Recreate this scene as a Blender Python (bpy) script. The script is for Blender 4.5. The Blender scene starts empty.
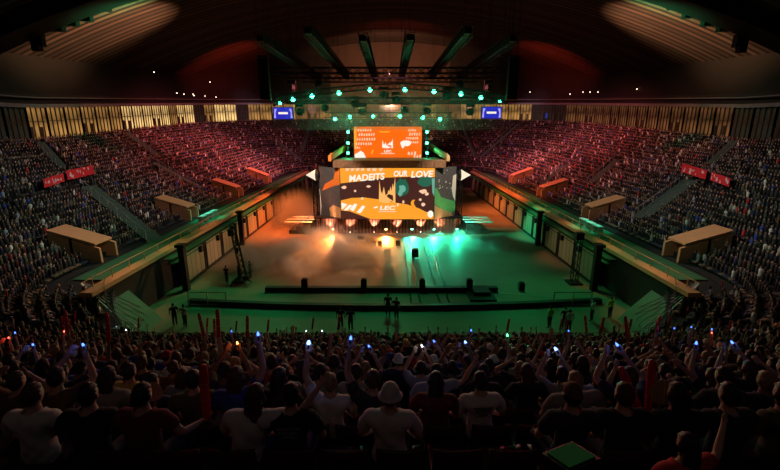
import bpy, bmesh, math, random
import numpy as np
from mathutils import Vector, Matrix, Quaternion
random.seed(7); rng = np.random.default_rng(7)
sc = bpy.context.scene; COL = sc.collection
PI = math.pi
EYE = Vector((0.0, 0.0, 14.0)); F = 420.0; TILT = math.atan(109/420)
CT, ST = math.cos(TILT), math.sin(TILT)
# ---------------------------------------------------------------- viewing helpers
def ray(px, py):
    u = (px-390)/F; v = (235-py)/F
    return Vector((u, CT+v*ST, -ST+v*CT))
def at(px, py, Y):
    d = ray(px, py); return EYE + d*((Y-EYE.y)/d.y)
def atz(px, py, z):
    d = ray(px, py); return EYE + d*((z-EYE.z)/d.z)
def proj(p):
    x, y, z = p[0]-EYE.x, p[1]-EYE.y, p[2]-EYE.z
    dep = y*CT - z*ST; up = y*ST + z*CT
    if dep < .3: return None
    return 390+F*x/dep, 235-F*up/dep, dep
# ---------------------------------------------------------------- materials
MATS = {}
def mat(name, col, rough=.7, metal=0., emit=0., ecol=None, noise=0., nscale=4., bump=0.):
    if name in MATS: return MATS[name]
    m = bpy.data.materials.new(name); m.use_nodes = True
    nt = m.node_tree; b = nt.nodes['Principled BSDF']
    b.inputs['Base Color'].default_value = (*col, 1)
    b.inputs['Roughness'].default_value = rough; b.inputs['Metallic'].default_value = metal
    if emit:
        b.inputs['Emission Color'].default_value = (*(ecol or col), 1); b.inputs['Emission Strength'].default_value = emit
    if noise or bump:
        tc = nt.nodes.new('ShaderNodeTexCoord'); n = nt.nodes.new('ShaderNodeTexNoise')
        n.inputs['Scale'].default_value = nscale; n.inputs['Detail'].default_value = 5
        nt.links.new(tc.outputs['Object'], n.inputs['Vector'])
        if noise:
            r = nt.nodes.new('ShaderNodeMapRange'); r.inputs['To Min'].default_value = 1-noise; r.inputs['To Max'].default_value = 1+noise
            nt.links.new(n.outputs['Fac'], r.inputs['Value'])
            mx = nt.nodes.new('ShaderNodeVectorMath'); mx.operation = 'SCALE'; mx.inputs[0].default_value = col
            nt.links.new(r.outputs[0], mx.inputs['Scale']); nt.links.new(mx.outputs[0], b.inputs['Base Color'])
        if bump:
            bp = nt.nodes.new('ShaderNodeBump'); bp.inputs['Strength'].default_value = bump; bp.inputs['Distance'].default_value = .02
            nt.links.new(n.outputs['Fac'], bp.inputs['Height']); nt.links.new(bp.outputs[0], b.inputs['Normal'])
    MATS[name] = m; return m
def stripe_mat(name, c1, c2, axis, period, rough=.8, sharp=.08, noise=.3):
    m = bpy.data.materials.new(name); m.use_nodes = True; nt = m.node_tree; b = nt.nodes['Principled BSDF']
    tc = nt.nodes.new('ShaderNodeTexCoord'); sp = nt.nodes.new('ShaderNodeSeparateXYZ'); nt.links.new(tc.outputs['Object'], sp.inputs[0])
    dv = nt.nodes.new('ShaderNodeMath'); dv.operation = 'DIVIDE'; dv.inputs[1].default_value = period; nt.links.new(sp.outputs[axis], dv.inputs[0])
    fr = nt.nodes.new('ShaderNodeMath'); fr.operation = 'FRACT'; nt.links.new(dv.outputs[0], fr.inputs[0])
    lt = nt.nodes.new('ShaderNodeMath'); lt.operation = 'LESS_THAN'; lt.inputs[1].default_value = sharp; nt.links.new(fr.outputs[0], lt.inputs[0])
    fl = nt.nodes.new('ShaderNodeMath'); fl.operation = 'FLOOR'; nt.links.new(dv.outputs[0], fl.inputs[0])
    wn = nt.nodes.new('ShaderNodeTexWhiteNoise'); wn.noise_dimensions = '1D'; nt.links.new(fl.outputs[0], wn.inputs['W'])
    r = nt.nodes.new('ShaderNodeMapRange'); r.inputs['To Min'].default_value = 1-noise; r.inputs['To Max'].default_value = 1+noise; nt.links.new(wn.outputs['Value'], r.inputs['Value'])
    s = nt.nodes.new('ShaderNodeVectorMath'); s.operation = 'SCALE'; s.inputs[0].default_value = c1; nt.links.new(r.outputs[0], s.inputs['Scale'])
    mx = nt.nodes.new('ShaderNodeMix'); mx.data_type = 'RGBA'; nt.links.new(lt.outputs[0], mx.inputs['Factor'])
    nt.links.new(s.outputs[0], mx.inputs['A']); mx.inputs['B'].default_value = (*c2, 1)
    nt.links.new(mx.outputs['Result'], b.inputs['Base Color']); b.inputs['Roughness'].default_value = rough
    MATS[name] = m; return m
def emis(name, col, s):
    return mat(name, (0, 0, 0), .5, emit=s, ecol=col)
# ---------------------------------------------------------------- mesh builder
class MB:
    def __init__(s): s.v = []; s.f = []; s.mi = []
    def add(s, vs, fs, mi=0):
        n = len(s.v); s.v += [tuple(v) for v in vs]; s.f += [tuple(i+n for i in f) for f in fs]; s.mi += [mi]*len(fs); return s
    def box(s, c, d, mi=0, R=None):
        c = Vector(c); h = [x/2 for x in d]; vs = []
        for sx in (-1, 1):
            for sy in (-1, 1):
                for sz in (-1, 1):
                    p = Vector((sx*h[0], sy*h[1], sz*h[2])); vs.append(c + (R @ p if R else p))
        return s.add(vs, [(0, 1, 3, 2), (4, 6, 7, 5), (0, 4, 5, 1), (2, 3, 7, 6), (0, 2, 6, 4), (1, 5, 7, 3)], mi)
    def bar(s, a, b, r, n=4, r2=None, mi=0, caps=True):
        a = Vector(a); b = Vector(b); d = (b-a)
        if d.length < 1e-6: return s
        q = d.to_track_quat('Z', 'Y'); r2 = r if r2 is None else r2; vs = []
        for p, rr in ((a, r), (b, r2)):
            for k in range(n):
                t = 2*PI*(k+.5)/n; vs.append(p + q @ Vector((rr*math.cos(t), rr*math.sin(t), 0)))
        fs = [(k, (k+1) % n, n+(k+1) % n, n+k) for k in range(n)]
        if caps: fs += [tuple(range(n))[::-1], tuple(range(n, 2*n))]
        return s.add(vs, fs, mi)
    def tube(s, pts, r, n=6, mi=0):
        for a, b in zip(pts, pts[1:]): s.bar(a, b, r, n, mi=mi)
        return s
    def lathe(s, prof, c=(0, 0, 0), n=16, R=None, mi=0):
        c = Vector(c); vs = []; fs = []
        for r, z in prof:
            for k in range(n):
                t = 2*PI*k/n; p = Vector((r*math.cos(t), r*math.sin(t), z)); vs.append(c + (R @ p if R else p))
        m = len(prof)
        for j in range(m-1):
            for k in range(n): fs.append((j*n+k, j*n+(k+1) % n, (j+1)*n+(k+1) % n, (j+1)*n+k))
        fs += [tuple(range(n))[::-1], tuple(range((m-1)*n, m*n))]
        return s.add(vs, fs, mi)
    def prism(s, poly, fn, thick, mi=0):
        # poly in (a,b); fn(a,b,t)->point
        n = len(poly); vs = [fn(a, b, 0) for a, b in poly] + [fn(a, b, thick) for a, b in poly]
        fs = [tuple(range(n))[::-1], tuple(range(n, 2*n))] + [(k, (k+1) % n, n+(k+1) % n, n+k) for k in range(n)]
        return s.add(vs, fs, mi)
    def build(s, name, mats, parent=None, smooth=False, loc=None):
        me = bpy.data.meshes.new(name)
        vs = s.v
        if loc is not None: L = Vector(loc); vs = [Vector(v)-L for v in vs]
        me.from_pydata([tuple(v) for v in vs], [], s.f)
        for m in (mats if isinstance(mats, (list, tuple)) else [mats]): me.materials.append(m)
        me.polygons.foreach_set('material_index', s.mi)
        if smooth: me.polygons.foreach_set('use_smooth', [True]*len(s.f))
        me.update()
        o = bpy.data.objects.new(name, me); COL.objects.link(o)
        if parent: o.parent = parent
        if loc is not None: o.location = loc
        return o
def tag(o, label=None, cat=None, group=None, kind=None):
    if label: o['label'] = label
    if cat: o['category'] = cat
    if group: o['group'] = group
    if kind: o['kind'] = kind
    return o
def empty(name, loc=(0, 0, 0), rz=0):
    o = bpy.data.objects.new(name, None); COL.objects.link(o); o.location = loc; o.rotation_euler.z = rz
    o.empty_display_size = .2; return o
def link_copy(o, parent=None):
    c = o.copy(); COL.objects.link(c)
    if parent: c.parent = parent
    return c
def copy_tree(o, parent=None):
    c = link_copy(o, parent)
    for ch in o.children: copy_tree(ch, c)
    return c
def lamp(kind, loc, energy, col, target=None, size=.3, angle=60, blend=.5, rad=.15, name='lamp'):
    l = bpy.data.lights.new(name, kind); l.energy = energy; l.color = col
    if kind == 'SPOT': l.spot_size = math.radians(angle); l.spot_blend = blend; l.shadow_soft_size = rad
    elif kind == 'AREA': l.size = size
    else: l.shadow_soft_size = rad
    o = bpy.data.objects.new(name, l); COL.objects.link(o); o.location = loc
    if target is not None: o.rotation_euler = (Vector(target)-Vector(loc)).to_track_quat('-Z', 'Y').to_euler()
    return o
# ---------------------------------------------------------------- bowl geometry
HW = 19.5; YN = 24.0; YF = 100.0; RN = 5.0; RF = 6.0
def outline(D, step=1.0):
    """inner edge of the seating offset outward by D; list of (x, y, nx, ny, w) with w=0 at the near end, 1 on the sides"""
    out = []
    def line(p, q, n, w0, w1):
        L = math.hypot(q[0]-p[0], q[1]-p[1]); k = max(1, int(round(L/step)))
        for i in range(k): t = i/k; out.append((p[0]+(q[0]-p[0])*t, p[1]+(q[1]-p[1])*t, n[0], n[1], w0+(w1-w0)*t))
    def arc(c, r, a0, a1, w0, w1, k=None):
        k = k or max(4, int(abs(a1-a0)*r/step))
        for i in range(k):
            t = i/k; a = a0+(a1-a0)*t; out.append((c[0]+r*math.cos(a), c[1]+r*math.sin(a), math.cos(a), math.sin(a), w0+(w1-w0)*t))
    # start: near centre going left
    line((0, YN-D), (-(HW-RN), YN-D), (0, -1), 0, 0)
    arc((-(HW-RN), YN+RN), RN+D, -PI/2, -PI, 0, 1)
    line((-(HW+D), YN+RN), (-(HW+D), YF-RF), (-1, 0), 1, 1)
    arc((-(HW-RF), YF-RF), RF+D, PI, PI/2, 1, 1)
    line((-(HW-RF), YF+D), (HW-RF, YF+D), (0, 1), 1, 1)
    arc(((HW-RF), YF-RF), RF+D, PI/2, 0, 1, 1)
    line((HW+D, YF-RF), (HW+D, YN+RN), (1, 0), 1, 1)
    arc(((HW-RN), YN+RN), RN+D, 0, -PI/2, 1, 0)
    line(((HW-RN), YN-D), (0, YN-D), (0, -1), 0, 0)
    return out
def sm(t): t = max(0, min(1, t)); return t*t*(3-2*t)
def ztop(y): return 12.3 + max(0, y-54)*.054
def zin(w): return .6 + 3.0*sm(w)
def tier(D, y, w):
    """floor height of the seating at offset D (continuous)"""
    w = sm(w); near = .6+.495*D
    side = 3.4 + max(0, D-3.2)*(ztop(y)-3.4)/22.8
    return near*(1-w)+side*w
ROW = .85; NROW = 30
# ---------------------------------------------------------------- room shell
M_floor = mat('concrete floor', (.3, .21, .14), .55, noise=.22, nscale=.5, bump=.1)
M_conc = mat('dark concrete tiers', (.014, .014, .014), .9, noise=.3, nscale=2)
M_tan = mat('tan painted concrete', (.62, .33, .15), .8, noise=.15, nscale=2)
M_black = mat('black painted metal', (.012, .012, .013), .5, .3)
M_dark = mat('charcoal cladding', (.03, .025, .022), .85, noise=.3, nscale=1.5)
M_rig = mat('dark rigging steel', (.008, .008, .009), .6, .3)
M_green = mat('green painted deck', (.03, .16, .07), .7, noise=.25, nscale=1.2)
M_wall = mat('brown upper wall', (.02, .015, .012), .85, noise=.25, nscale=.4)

g = MB(); n = 40
fx0, fx1, fy0, fy1 = -HW-.5, HW+.5, YN-1, YF+1
g.box(((fx0+fx1)/2, (fy0+fy1)/2, -.15), (fx1-fx0, fy1-fy0, .3))
tag(g.build('floor', M_floor), kind='structure')

# stepped tiers all round
def tiers():
    g = MB(); cols = {}
    rows = []           # (D, k) vertices of the stepped profile
    prof = [(0.0, 0, 0), (0.0, 0, 1)]
    D = 0
    ref = outline(0, 1.6)
    ns = len(ref)
    ring_defs = [('base', 0, None)]
    # profile entries: (D, function giving z)
    ent = [(0.0, lambda y, w: 0.0), (0.0, lambda y, w: tier(0, y, w))]
    for k in range(NROW):
        De = .0 + ROW*(k+1)
        ent.append((De, lambda y, w, k=k: tier(ROW*k, y, w)))
        ent.append((De, lambda y, w, k=k: tier(ROW*(k+1), y, w)))
    ent.append((26.5, lambda y, w: tier(ROW*NROW, y, w)))
    # same parametrisation for every ring
    def ring(D):
        out = []
        for seg in SEG: out += seg(D)
        return out
    def ln(p, q, nrm, w, k): return lambda D: [((p[0]+(q[0]-p[0])*i/k)+nrm[0]*D, (p[1]+(q[1]-p[1])*i/k)+nrm[1]*D, w) for i in range(k)]
    def ar(c, r, a0, a1, w0, w1, k): return lambda D: [(c[0]+(r+D)*math.cos(a0+(a1-a0)*i/k), c[1]+(r+D)*math.sin(a0+(a1-a0)*i/k), w0+(w1-w0)*i/k) for i in range(k)]
    SEG = [ln((0, YN), (-(HW-RN), YN), (0, -1), 0, 4), ar((-(HW-RN), YN+RN), RN, -PI/2, -PI, 0, 1, 24),
           ln((-HW, YN+RN), (-HW, YF-RF), (-1, 0), 1, 24), ar((-(HW-RF), YF-RF), RF, PI, PI/2, 1, 1, 20),
           ln((-(HW-RF), YF), (HW-RF, YF), (0, 1), 1, 6), ar((HW-RF, YF-RF), RF, PI/2, 0, 1, 1, 20),
           ln((HW, YF-RF), (HW, YN+RN), (1, 0), 1, 24), ar((HW-RN, YN+RN), RN, 0, -PI/2, 1, 0, 24),
           ln((HW-RN, YN), (0, YN), (0, -1), 0, 4)]
    vs = []; m = 0
    for D, fn in ent:
        rg = ring(D); m = len(rg)
        vs += [(x, y, fn(y, w)) for x, y, w in rg]
    fs = []
    for j in range(len(ent)-1):
        for i in range(m):
            i2 = (i+1) % m
            fs.append((j*m+i, j*m+i2, (j+1)*m+i2, (j+1)*m+i))
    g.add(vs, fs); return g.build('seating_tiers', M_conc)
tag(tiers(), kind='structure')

# green lit walkway strips behind the side copings
for s, nm in ((-1, 'left'), (1, 'right')):
    g = MB(); g.box((s*(HW+1.55), (28+99)/2, 3.43), (3.0, 71, .06)); tag(g.build('trim_1' if s < 0 else 'trim_2', M_green), kind='structure')
    g = MB()     # arena side wall under the coping: dark void face, set back, with ledges
    g.box((s*(HW-.1), 62, 1.6), (.3, 74, 3.2)); g.box((s*(HW-.55), 66, 2.95), (.7, 64, .12), 1); g.box((s*(HW-.85), 66, 2.6), (.5, 64, .1), 1)
    tag(g.build('wall_arena_'+nm, [M_black, M_green]), kind='structure')
    g = MB(); g.box((s*(HW-.05), 62.5, 3.55), (.85, 75, .3)); g.box((s*(HW+.1), 62.5, 4.35), (.05, 75, .05))
    for k in range(38): g.box((s*(HW+.1), 26+2*k, 4.0), (.05, .05, .7))
    tag(g.build('trim_3' if s < 0 else 'trim_4', M_tan), kind='structure')

# outer walls: window band, ring beam, upper wall
def ceil_z(x, y): return 21+(y-60)*.055 + 12*(1-min(1.1, (abs(x)/50))**2)
OUT = [p for p in outline(26.4, 3.3) if p[1] > 38]
OUTC = OUT
def strip(name, pts, d0, d1, z0f, z1f, m, i0=None):
    g = MB(); vs = []; fs = []
    for x, y, nx, ny, w in pts:
        for d, zf in ((d0, z0f), (d0, z1f), (d1, z1f), (d1, z0f)):
            xx, yy = x+nx*d, y+ny*d; vs.append((xx, yy, zf(xx, yy)))
    k = len(pts)
    for i in range(k-1):
        for j in range(4): fs.append((i*4+j, (i+1)*4+j, (i+1)*4+(j+1) % 4, i*4+(j+1) % 4))
    fs += [(3, 2, 1, 0), tuple((k-1)*4+j for j in range(4))]
    g.add(vs, fs); return g.build(name, m)
left = [p for p in OUT if p[0] < -14]; far = [p for p in OUT if abs(p[0]) <= 17.5 and p[1] > 100]; right = [p for p in OUT if p[0] > 14]
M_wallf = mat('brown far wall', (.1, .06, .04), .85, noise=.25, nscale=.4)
M_gutter = mat('grey walkway fascia', (.2, .19, .18), .5, noise=.2, nscale=2)
for nm, pts in (('left', left), ('far', far), ('right', right)):
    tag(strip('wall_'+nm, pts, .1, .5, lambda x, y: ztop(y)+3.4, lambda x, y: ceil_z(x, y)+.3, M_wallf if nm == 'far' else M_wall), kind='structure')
    tag(strip('wall_'+nm+'_parapet', pts, -.3, .3, lambda x, y: ztop(y)-1.2, lambda x, y: ztop(y)-.3, M_dark), kind='structure')
tag(strip('trim_5', OUT, -1.5, .2, lambda x, y: ztop(y)+3.9, lambda x, y: ztop(y)+4.1, M_dark), kind='structure')
tag(strip('trim_6', OUT, -1.7, -1.5, lambda x, y: ztop(y)+3.85, lambda x, y: ztop(y)+4.3, M_gutter), kind='structure')
tag(strip('trim_7', OUT, -2.3, -2.2, lambda x, y: ztop(y)+5.0, lambda x, y: ztop(y)+5.12, M_gutter), kind='structure')
tag(strip('trim_8', OUT, -.9, -.1, lambda x, y: ztop(y)+4.9, lambda x, y: ztop(y)+5.5, M_dark), kind='structure')
# back wall of the concourse behind glass, so the building is closed
tag(strip('wall_concourse', OUT, 3.5, 3.8, lambda x, y: ztop(y)-1, lambda x, y: ztop(y)+4, M_dark), kind='structure')
def win_mat(name, col, s, dim):
    m = bpy.data.materials.new(name); m.use_nodes = True; nt = m.node_tree; b = nt.nodes['Principled BSDF']
    b.inputs['Base Color'].default_value = (.05, .04, .03, 1); b.inputs['Roughness'].default_value = .15
    tc = nt.nodes.new('ShaderNodeTexCoord'); nz = nt.nodes.new('ShaderNodeTexNoise'); nz.inputs['Scale'].default_value = .35; nz.inputs['Detail'].default_value = 2
    nt.links.new(tc.outputs['Object'], nz.inputs['Vector'])
    r = nt.nodes.new('ShaderNodeMapRange'); r.inputs['From Min'].default_value = .35; r.inputs['From Max'].default_value = .7
    r.inputs['To Min'].default_value = s*dim; r.inputs['To Max'].default_value = s; nt.links.new(nz.outputs['Fac'], r.inputs['Value'])
    b.inputs['Emission Color'].default_value = (*col, 1); nt.links.new(r.outputs[0], b.inputs['Emission Strength']); return m
W_bright = win_mat('bright lit window', (1, .62, .22), 1.3, .25)
W_mid = win_mat('amber lit window', (1, .5, .13), .5, .15)
W_low = win_mat('low amber window', (1, .42, .12), .25, .1)
W_dim = win_mat('dim lit window', (1, .4, .13), .16, .03)
W_off = win_mat('unlit window', (.1, .3, .2), .03, .1)
M_mull = mat('window mullion', (.04, .03, .02), .6)
wn = 0
for a, b in zip(OUT, OUT[1:]):
    p = Vector((a[0], a[1], 0)); q = Vector((b[0], b[1], 0)); mid = (p+q)/2
    if mid.y < 40 or (p-q).length > 6: continue
    z0 = ztop(mid.y)-.35; h = 4.3
    pp = proj((mid.x, mid.y, z0+1.5)); x = pp[0] if pp else -99
    if x < 34: wm = W_off
    elif x < 125: wm = W_mid
    elif x < 165: wm = W_bright
    elif x < 250: wm = W_bright if wn % 4 else W_mid
    elif x < 300: wm = W_mid
    elif x < 470: wm = W_low if wn % 3 else W_mid
    elif x < 530: wm = W_mid
    elif x < 560: wm = W_off
    elif x < 735: wm = W_dim
    else: wm = W_off
    if 196 < x < 204 or 240 < x < 250: wm = W_off
    wn += 1
    d = (q-p); L = d.length; u = d/L; nrm = Vector((u.y, -u.x, 0))
    if nrm.dot(Vector((a[2], a[3], 0))) > 0: nrm = -nrm
    u = nrm.cross(Vector((0, 0, 1)))
    c = mid+Vector((0, 0, z0+h/2)); R = Matrix((u, nrm, Vector((0, 0, 1)))).transposed()
    g = MB(); g.box((0, 0, 0), (L-.12, .04, h-.1)); o = g.build('window_%d' % wn, wm); o.location = c; o.rotation_euler = R.to_euler(); tag(o, kind='structure')
    g = MB()
    for k in range(5):
        g.box((-L/2+L*k/4, .08, 0), (.1 if k % 4 else .26, .16, h))
    g.box((0, .06, -h/2+.05), (L, .14, .12)); g.box((0, .06, h/2-.05), (L, .14, .12))
    g.box((0, .07, .3), (L, .1, .09))
    if wn % 3 == 0:
        for k in range(4): g.box((-L/2+L*(k+.5)/4, .05, -h/4-.1), (.45, .1, h/2-.5)) if k % 2 else None
    f = g.build('window_frame', M_mull, o)
# ceiling
M_ceil = stripe_mat('dark timber ceiling boards', (.085, .052, .034), (.006, .004, .003), 1, 1.3, .85, .45, .65)
g = MB(); nx, ny = 40, 60; vs = []; fs = []
for j in range(ny+1):
    for i in range(nx+1):
        x = -55+110*i/nx; y = -12+148*j/ny; vs.append((x, y, ceil_z(x, y)))
for j in range(ny):
    for i in range(nx): a = j*(nx+1)+i; fs.append((a, a+nx+1, a+nx+2, a+1))
g.add(vs, fs); tag(g.build('ceiling', M_ceil, smooth=True), kind='structure')
# great arch rib near the viewer, with its cladding
def arch(name, y0, y1, drop, m):
    g = MB(); vs = []; fs = []; k = 48
    for i in range(k+1):
        x = -52+104*i/k
        for yy, dd in ((y0, .05), (y1, .05), (y1, drop), (y0, drop)): vs.append((x, yy, ceil_z(x, (y0+y1)/2)-dd))
    for i in range(k):
        for j in range(4): fs.append((i*4+j, i*4+(j+1) % 4, (i+1)*4+(j+1) % 4, (i+1)*4+j))
    g.add(vs, fs); return g.build(name, m)
tag(arch('trim_9', 46.5, 49.5, 2.0, M_black), kind='structure')
# line of loudspeakers and floodlights under the arch
for i, (px, py, w, h) in enumerate([(86, 12, 1.0, 1.9), (103, 3, 1.3, 1.6), (70, 18, 1.5, 1.6), (56, 24, 1.5, 1.5), (36, 43, .8, 1.7), (41, 40, .5, 1.3), (675, 2, 1.2, 1.5), (689, 9, 1.0, 1.8), (710, 18, 1.5, 1.6), (725, 24, 1.4, 1.5), (742, 45, .8, 1.6), (737, 41, .5, 1.3)]):
    p = at(px, py, 50.2); side = 'left' if px < 390 else 'right'
    g = MB(); g.box((0, 0, 0), (w, .7, h)); g.box((0, .36, 0), (w*.9, .04, h*.9), 1); o = g.build('hanging_loudspeaker', [M_black, M_rig]); o.location = p
    zt = ceil_z(p.x, 50.2)
    g = MB(); g.bar((0, 0, h/2), (0, 0, zt-p.z), .03); g.build('suspension_rod', M_rig, o)
    nth = ['second lowest', 'second from the centre', 'third from the centre', 'fourth from the centre', 'lowest', 'narrow one next to the lowest']
    idx = i % 6; words_ = [('second highest', 'highest', 'third highest', 'fourth highest', 'lowest', 'narrow second lowest'), ('highest', 'second highest', 'third highest', 'fourth highest', 'lowest', 'narrow second lowest')][i//6]
    tag(o, 'black box hung under the roof arch, upper %s, %s of six' % (side, words_[idx]), 'loudspeaker', 'boxes hung under the dark roof arch')
# small ceiling bulbs
M_bulb = emis('small white bulb', (1, .8, .65), 3)
bulbs = [(63, 63), (114, 67), (154, 72), (84, 88), (137, 90), (177, 93), (184, 94), (193, 94), (210, 82), (194, 95.5), (205, 96), (216, 97), (583, 92), (590, 92), (598, 92), (637, 89), (690, 88), (706, 87), (720, 87), (700, 62), (651, 66), (570, 94), (530, 92), (514, 94)]
for i, (px, py) in enumerate(bulbs):
    Yd = 60+ (1-abs(px-390)/390)*60
    p = at(px, py, Yd)
    side = 'left' if px < 390 else 'right'
    n_ = sorted([b[0] for b in bulbs if (b[0] < 390) == (px < 390)]).index(px)
    ords = ['first', 'second', 'third', 'fourth', 'fifth', 'sixth', 'seventh', 'eighth', 'ninth', 'tenth', 'eleventh', 'twelfth', 'thirteenth']
    # hang from the ceiling on a rod
    zt = ceil_z(p.x, p.y)
    g = MB(); g.lathe([(.02, .1), (.09, .05), (.1, -.05), (.03, -.12)], n=8); o = g.build('pendant_bulb', M_bulb); o.location = p
    g = MB(); g.bar((0, 0, .1), (0, 0, zt-p.z), .015); g.build('suspension_rod', M_rig, o)
    tag(o, 'tiny white pendant bulb on the %s under the roof, %s of them from the left' % (side, ords[n_]), 'lamp', 'tiny pendant bulbs under the roof')

# vomitory ramps (tan concrete entrances in the side stands)
def vomitory(px, py, s, w, lab, D0=3.4, D1=7.3):
    y = py
    g = MB(); z0 = 3.4; zt = lambda D: tier(D, y, 1)
    # two sloping cheeks + back hood
    x0, x1 = HW+D0, HW+D1
    for yy in (-w/2, w/2):
        poly = [(x0, z0-.5), (x0, z0+1.25), (x1, zt(D1)+.9), (x1, z0-.5)]
        g.prism(poly, lambda a, b, t, yy=yy: (s*a, y+yy+t, b), .22)
    g.prism([(x0+.3, z0+1.5), (x0+.3, z0+1.65), (x1, zt(D1)+1.15), (x1, zt(D1)+.95)], lambda a, b, t: (s*a, y-w/2+t, b), w+.2)
    g.box((s*(x0+2.2), y, z0+1), (.2, w, 2.0), 1)
    o = g.build('entrance_tunnel', [M_tan, M_black], loc=(s*(x0+x1)/2, y, z0)); tag(o, lab, 'tunnel', 'tan entrance tunnels in the side stands')
    return (s, y, w, D0-.5, D1+.3)
VOM = []
for s in (-1, 1):
    sd = 'left' if s < 0 else 'right'
    for y, o_ in ((32.7, 'nearest'), (48.2, 'second nearest'), (64, 'third nearest'), (80, 'farthest')):
        VOM.append(vomitory(0, y, s, 1.9, 'tan sloping entrance tunnel in the %s stand, %s of four to the viewer' % (sd, o_)))
# stair aisles
M_rail = mat('pale handrail', (.4, .42, .4), .4, .4)
M_step = mat('grey green stair', (.07, .12, .09), .8)
def Dw(x, y):
    ax = abs(x)
    if y > YF-RF:
        dx, dy = ax-(HW-RF), y-(YF-RF)
        D = dy-RF if dx <= 0 else math.hypot(dx, dy)-RF
        return D, 1
    if y < YN+RN:
        dx, dy = ax-(HW-RN), (YN+RN)-y
        if dx <= 0: return dy-RN, 0
        return math.hypot(dx, dy)-RN, 1-math.atan2(dy, dx)/(PI/2)
    return ax-HW, 1
def surf(px, py):
    d = ray(px, py); t = 8
    while t < 170:
        p = EYE+d*t; D, w = Dw(p.x, p.y)
        if D > 0 and p.z < tier(D, p.y, w)+.1: return p
        t += .1
    return EYE+d*100
AISLES = []
ai = [((155, 240), (88, 187), 'green lit stair aisle low in the left stand below the red banners', 1), ((62, 168), (40, 143), 'narrow stair aisle rising above the left red banners', 0),
      ((200, 188), (153, 163), 'stair aisle in the middle of the left stand', 0), ((160, 158), (126, 133), 'upper stair aisle of the left stand under the windows', 0), ((302, 162), (278, 143), 'stair aisle at the far end of the left stand', 0),
      ((641, 218), (692, 181), 'green lit stair aisle low in the right stand below the red banners', 1), ((711, 164), (735, 141), 'narrow stair aisle rising above the right red banners', 0),
      ((590, 184), (618, 160), 'stair aisle in the middle of the right stand', 0), ((543, 184), (566, 166), 'short stair aisle low in the right stand', 0), ((481, 157), (519, 124), 'long stair aisle at the far end of the right stand', 0),
      ((302, 152), (312, 120), 'left far stand stair aisle left of the stage', 0), ((475, 157), (461, 120), 'right far stand stair aisle right of the stage', 0)]
for (p0, p1, lab, big) in ai:
    A_ = surf(*p0); B_ = surf(*p1); AISLES.append((A_, B_, .8 if big else .5)); d = (B_-A_); d.z = 0; L = d.length; u = d/L; n = Vector((-u.y, u.x, 0)); hw = .75 if big else .45
    g = MB(); g2 = MB(); m = int(L/.42); RM = Matrix((u, n, Vector((0, 0, 1)))).transposed()
    for k in range(m):
        c = A_+u*(L*(k+.5)/m); D, w = Dw(c.x, c.y); z = tier(D, c.y, w); g.box((c.x, c.y, z+.12), (.44, hw*2, .3), 0, RM)
    prev = None
    for k in range(0, m+1, 4):
        c = A_+u*(L*k/m)+n*hw; D, w = Dw(c.x, c.y); z = tier(D, c.y, w); g2.bar((c.x, c.y, z), (c.x, c.y, z+1.05), .03)
        if prev is not None: g2.bar(prev, (c.x, c.y, z+1.05), .045)
        prev = (c.x, c.y, z+1.05)
    o = empty('stair_aisle', A_); tag(o, lab, 'stairs', 'stair aisles in the stands')
    for q, nm, mm in ((g, 'tread', M_step), (g2, 'handrail', M_rail)):
        q.v = [tuple(Vector(v)-A_) for v in q.v]; q.build(nm, mm, o)

# green sloping stair panels at the ends of the side stands, rails and undercroft gates
for s in (-1, 1):
    sd = 'left' if s < 0 else 'right'
    o = empty('corner_stair', (s*20, 26.5, 0)); tag(o, 'green painted corner stair with fanned pale rails at floor %s corner' % sd, 'stairs')
    g = MB(); g.prism([(0, 0), (-3.2, 0), (0, 3.3)], lambda a, b, t: (s*(a+.2), t-1.0, b), 3.4); g.build('ramp', M_green, o)
    g = MB()
    for k in range(6): g.bar((s*.1, -.9+.05*k, 4.1), (s*(-2.9+.15*k), -1+.65*k, .7), .03)
    for k in range(6): g.bar((s*(-2.9+.15*k), -1+.65*k, 0), (s*(-2.9+.15*k), -1+.65*k, .7), .03)
    g.build('handrail', M_rail, o)
    g = MB()
    for x in (-1.5, 0, 1.5): g.box((s*.0+x, 0, .6), (.07, .07, 1.2))
    g.box((0, 0, 1.2), (3.1, .07, .07)); g.box((0, 0, .15), (3.1, .07, .07))
    o = g.build('barrier_frame', mat('tan steel', (.3, .25, .18), .5, .3)); o.location = (s*14.6, 31.2, 0)
    tag(o, 'open metal barrier frame standing on the floor near its %s front corner' % sd, 'barrier')

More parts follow.
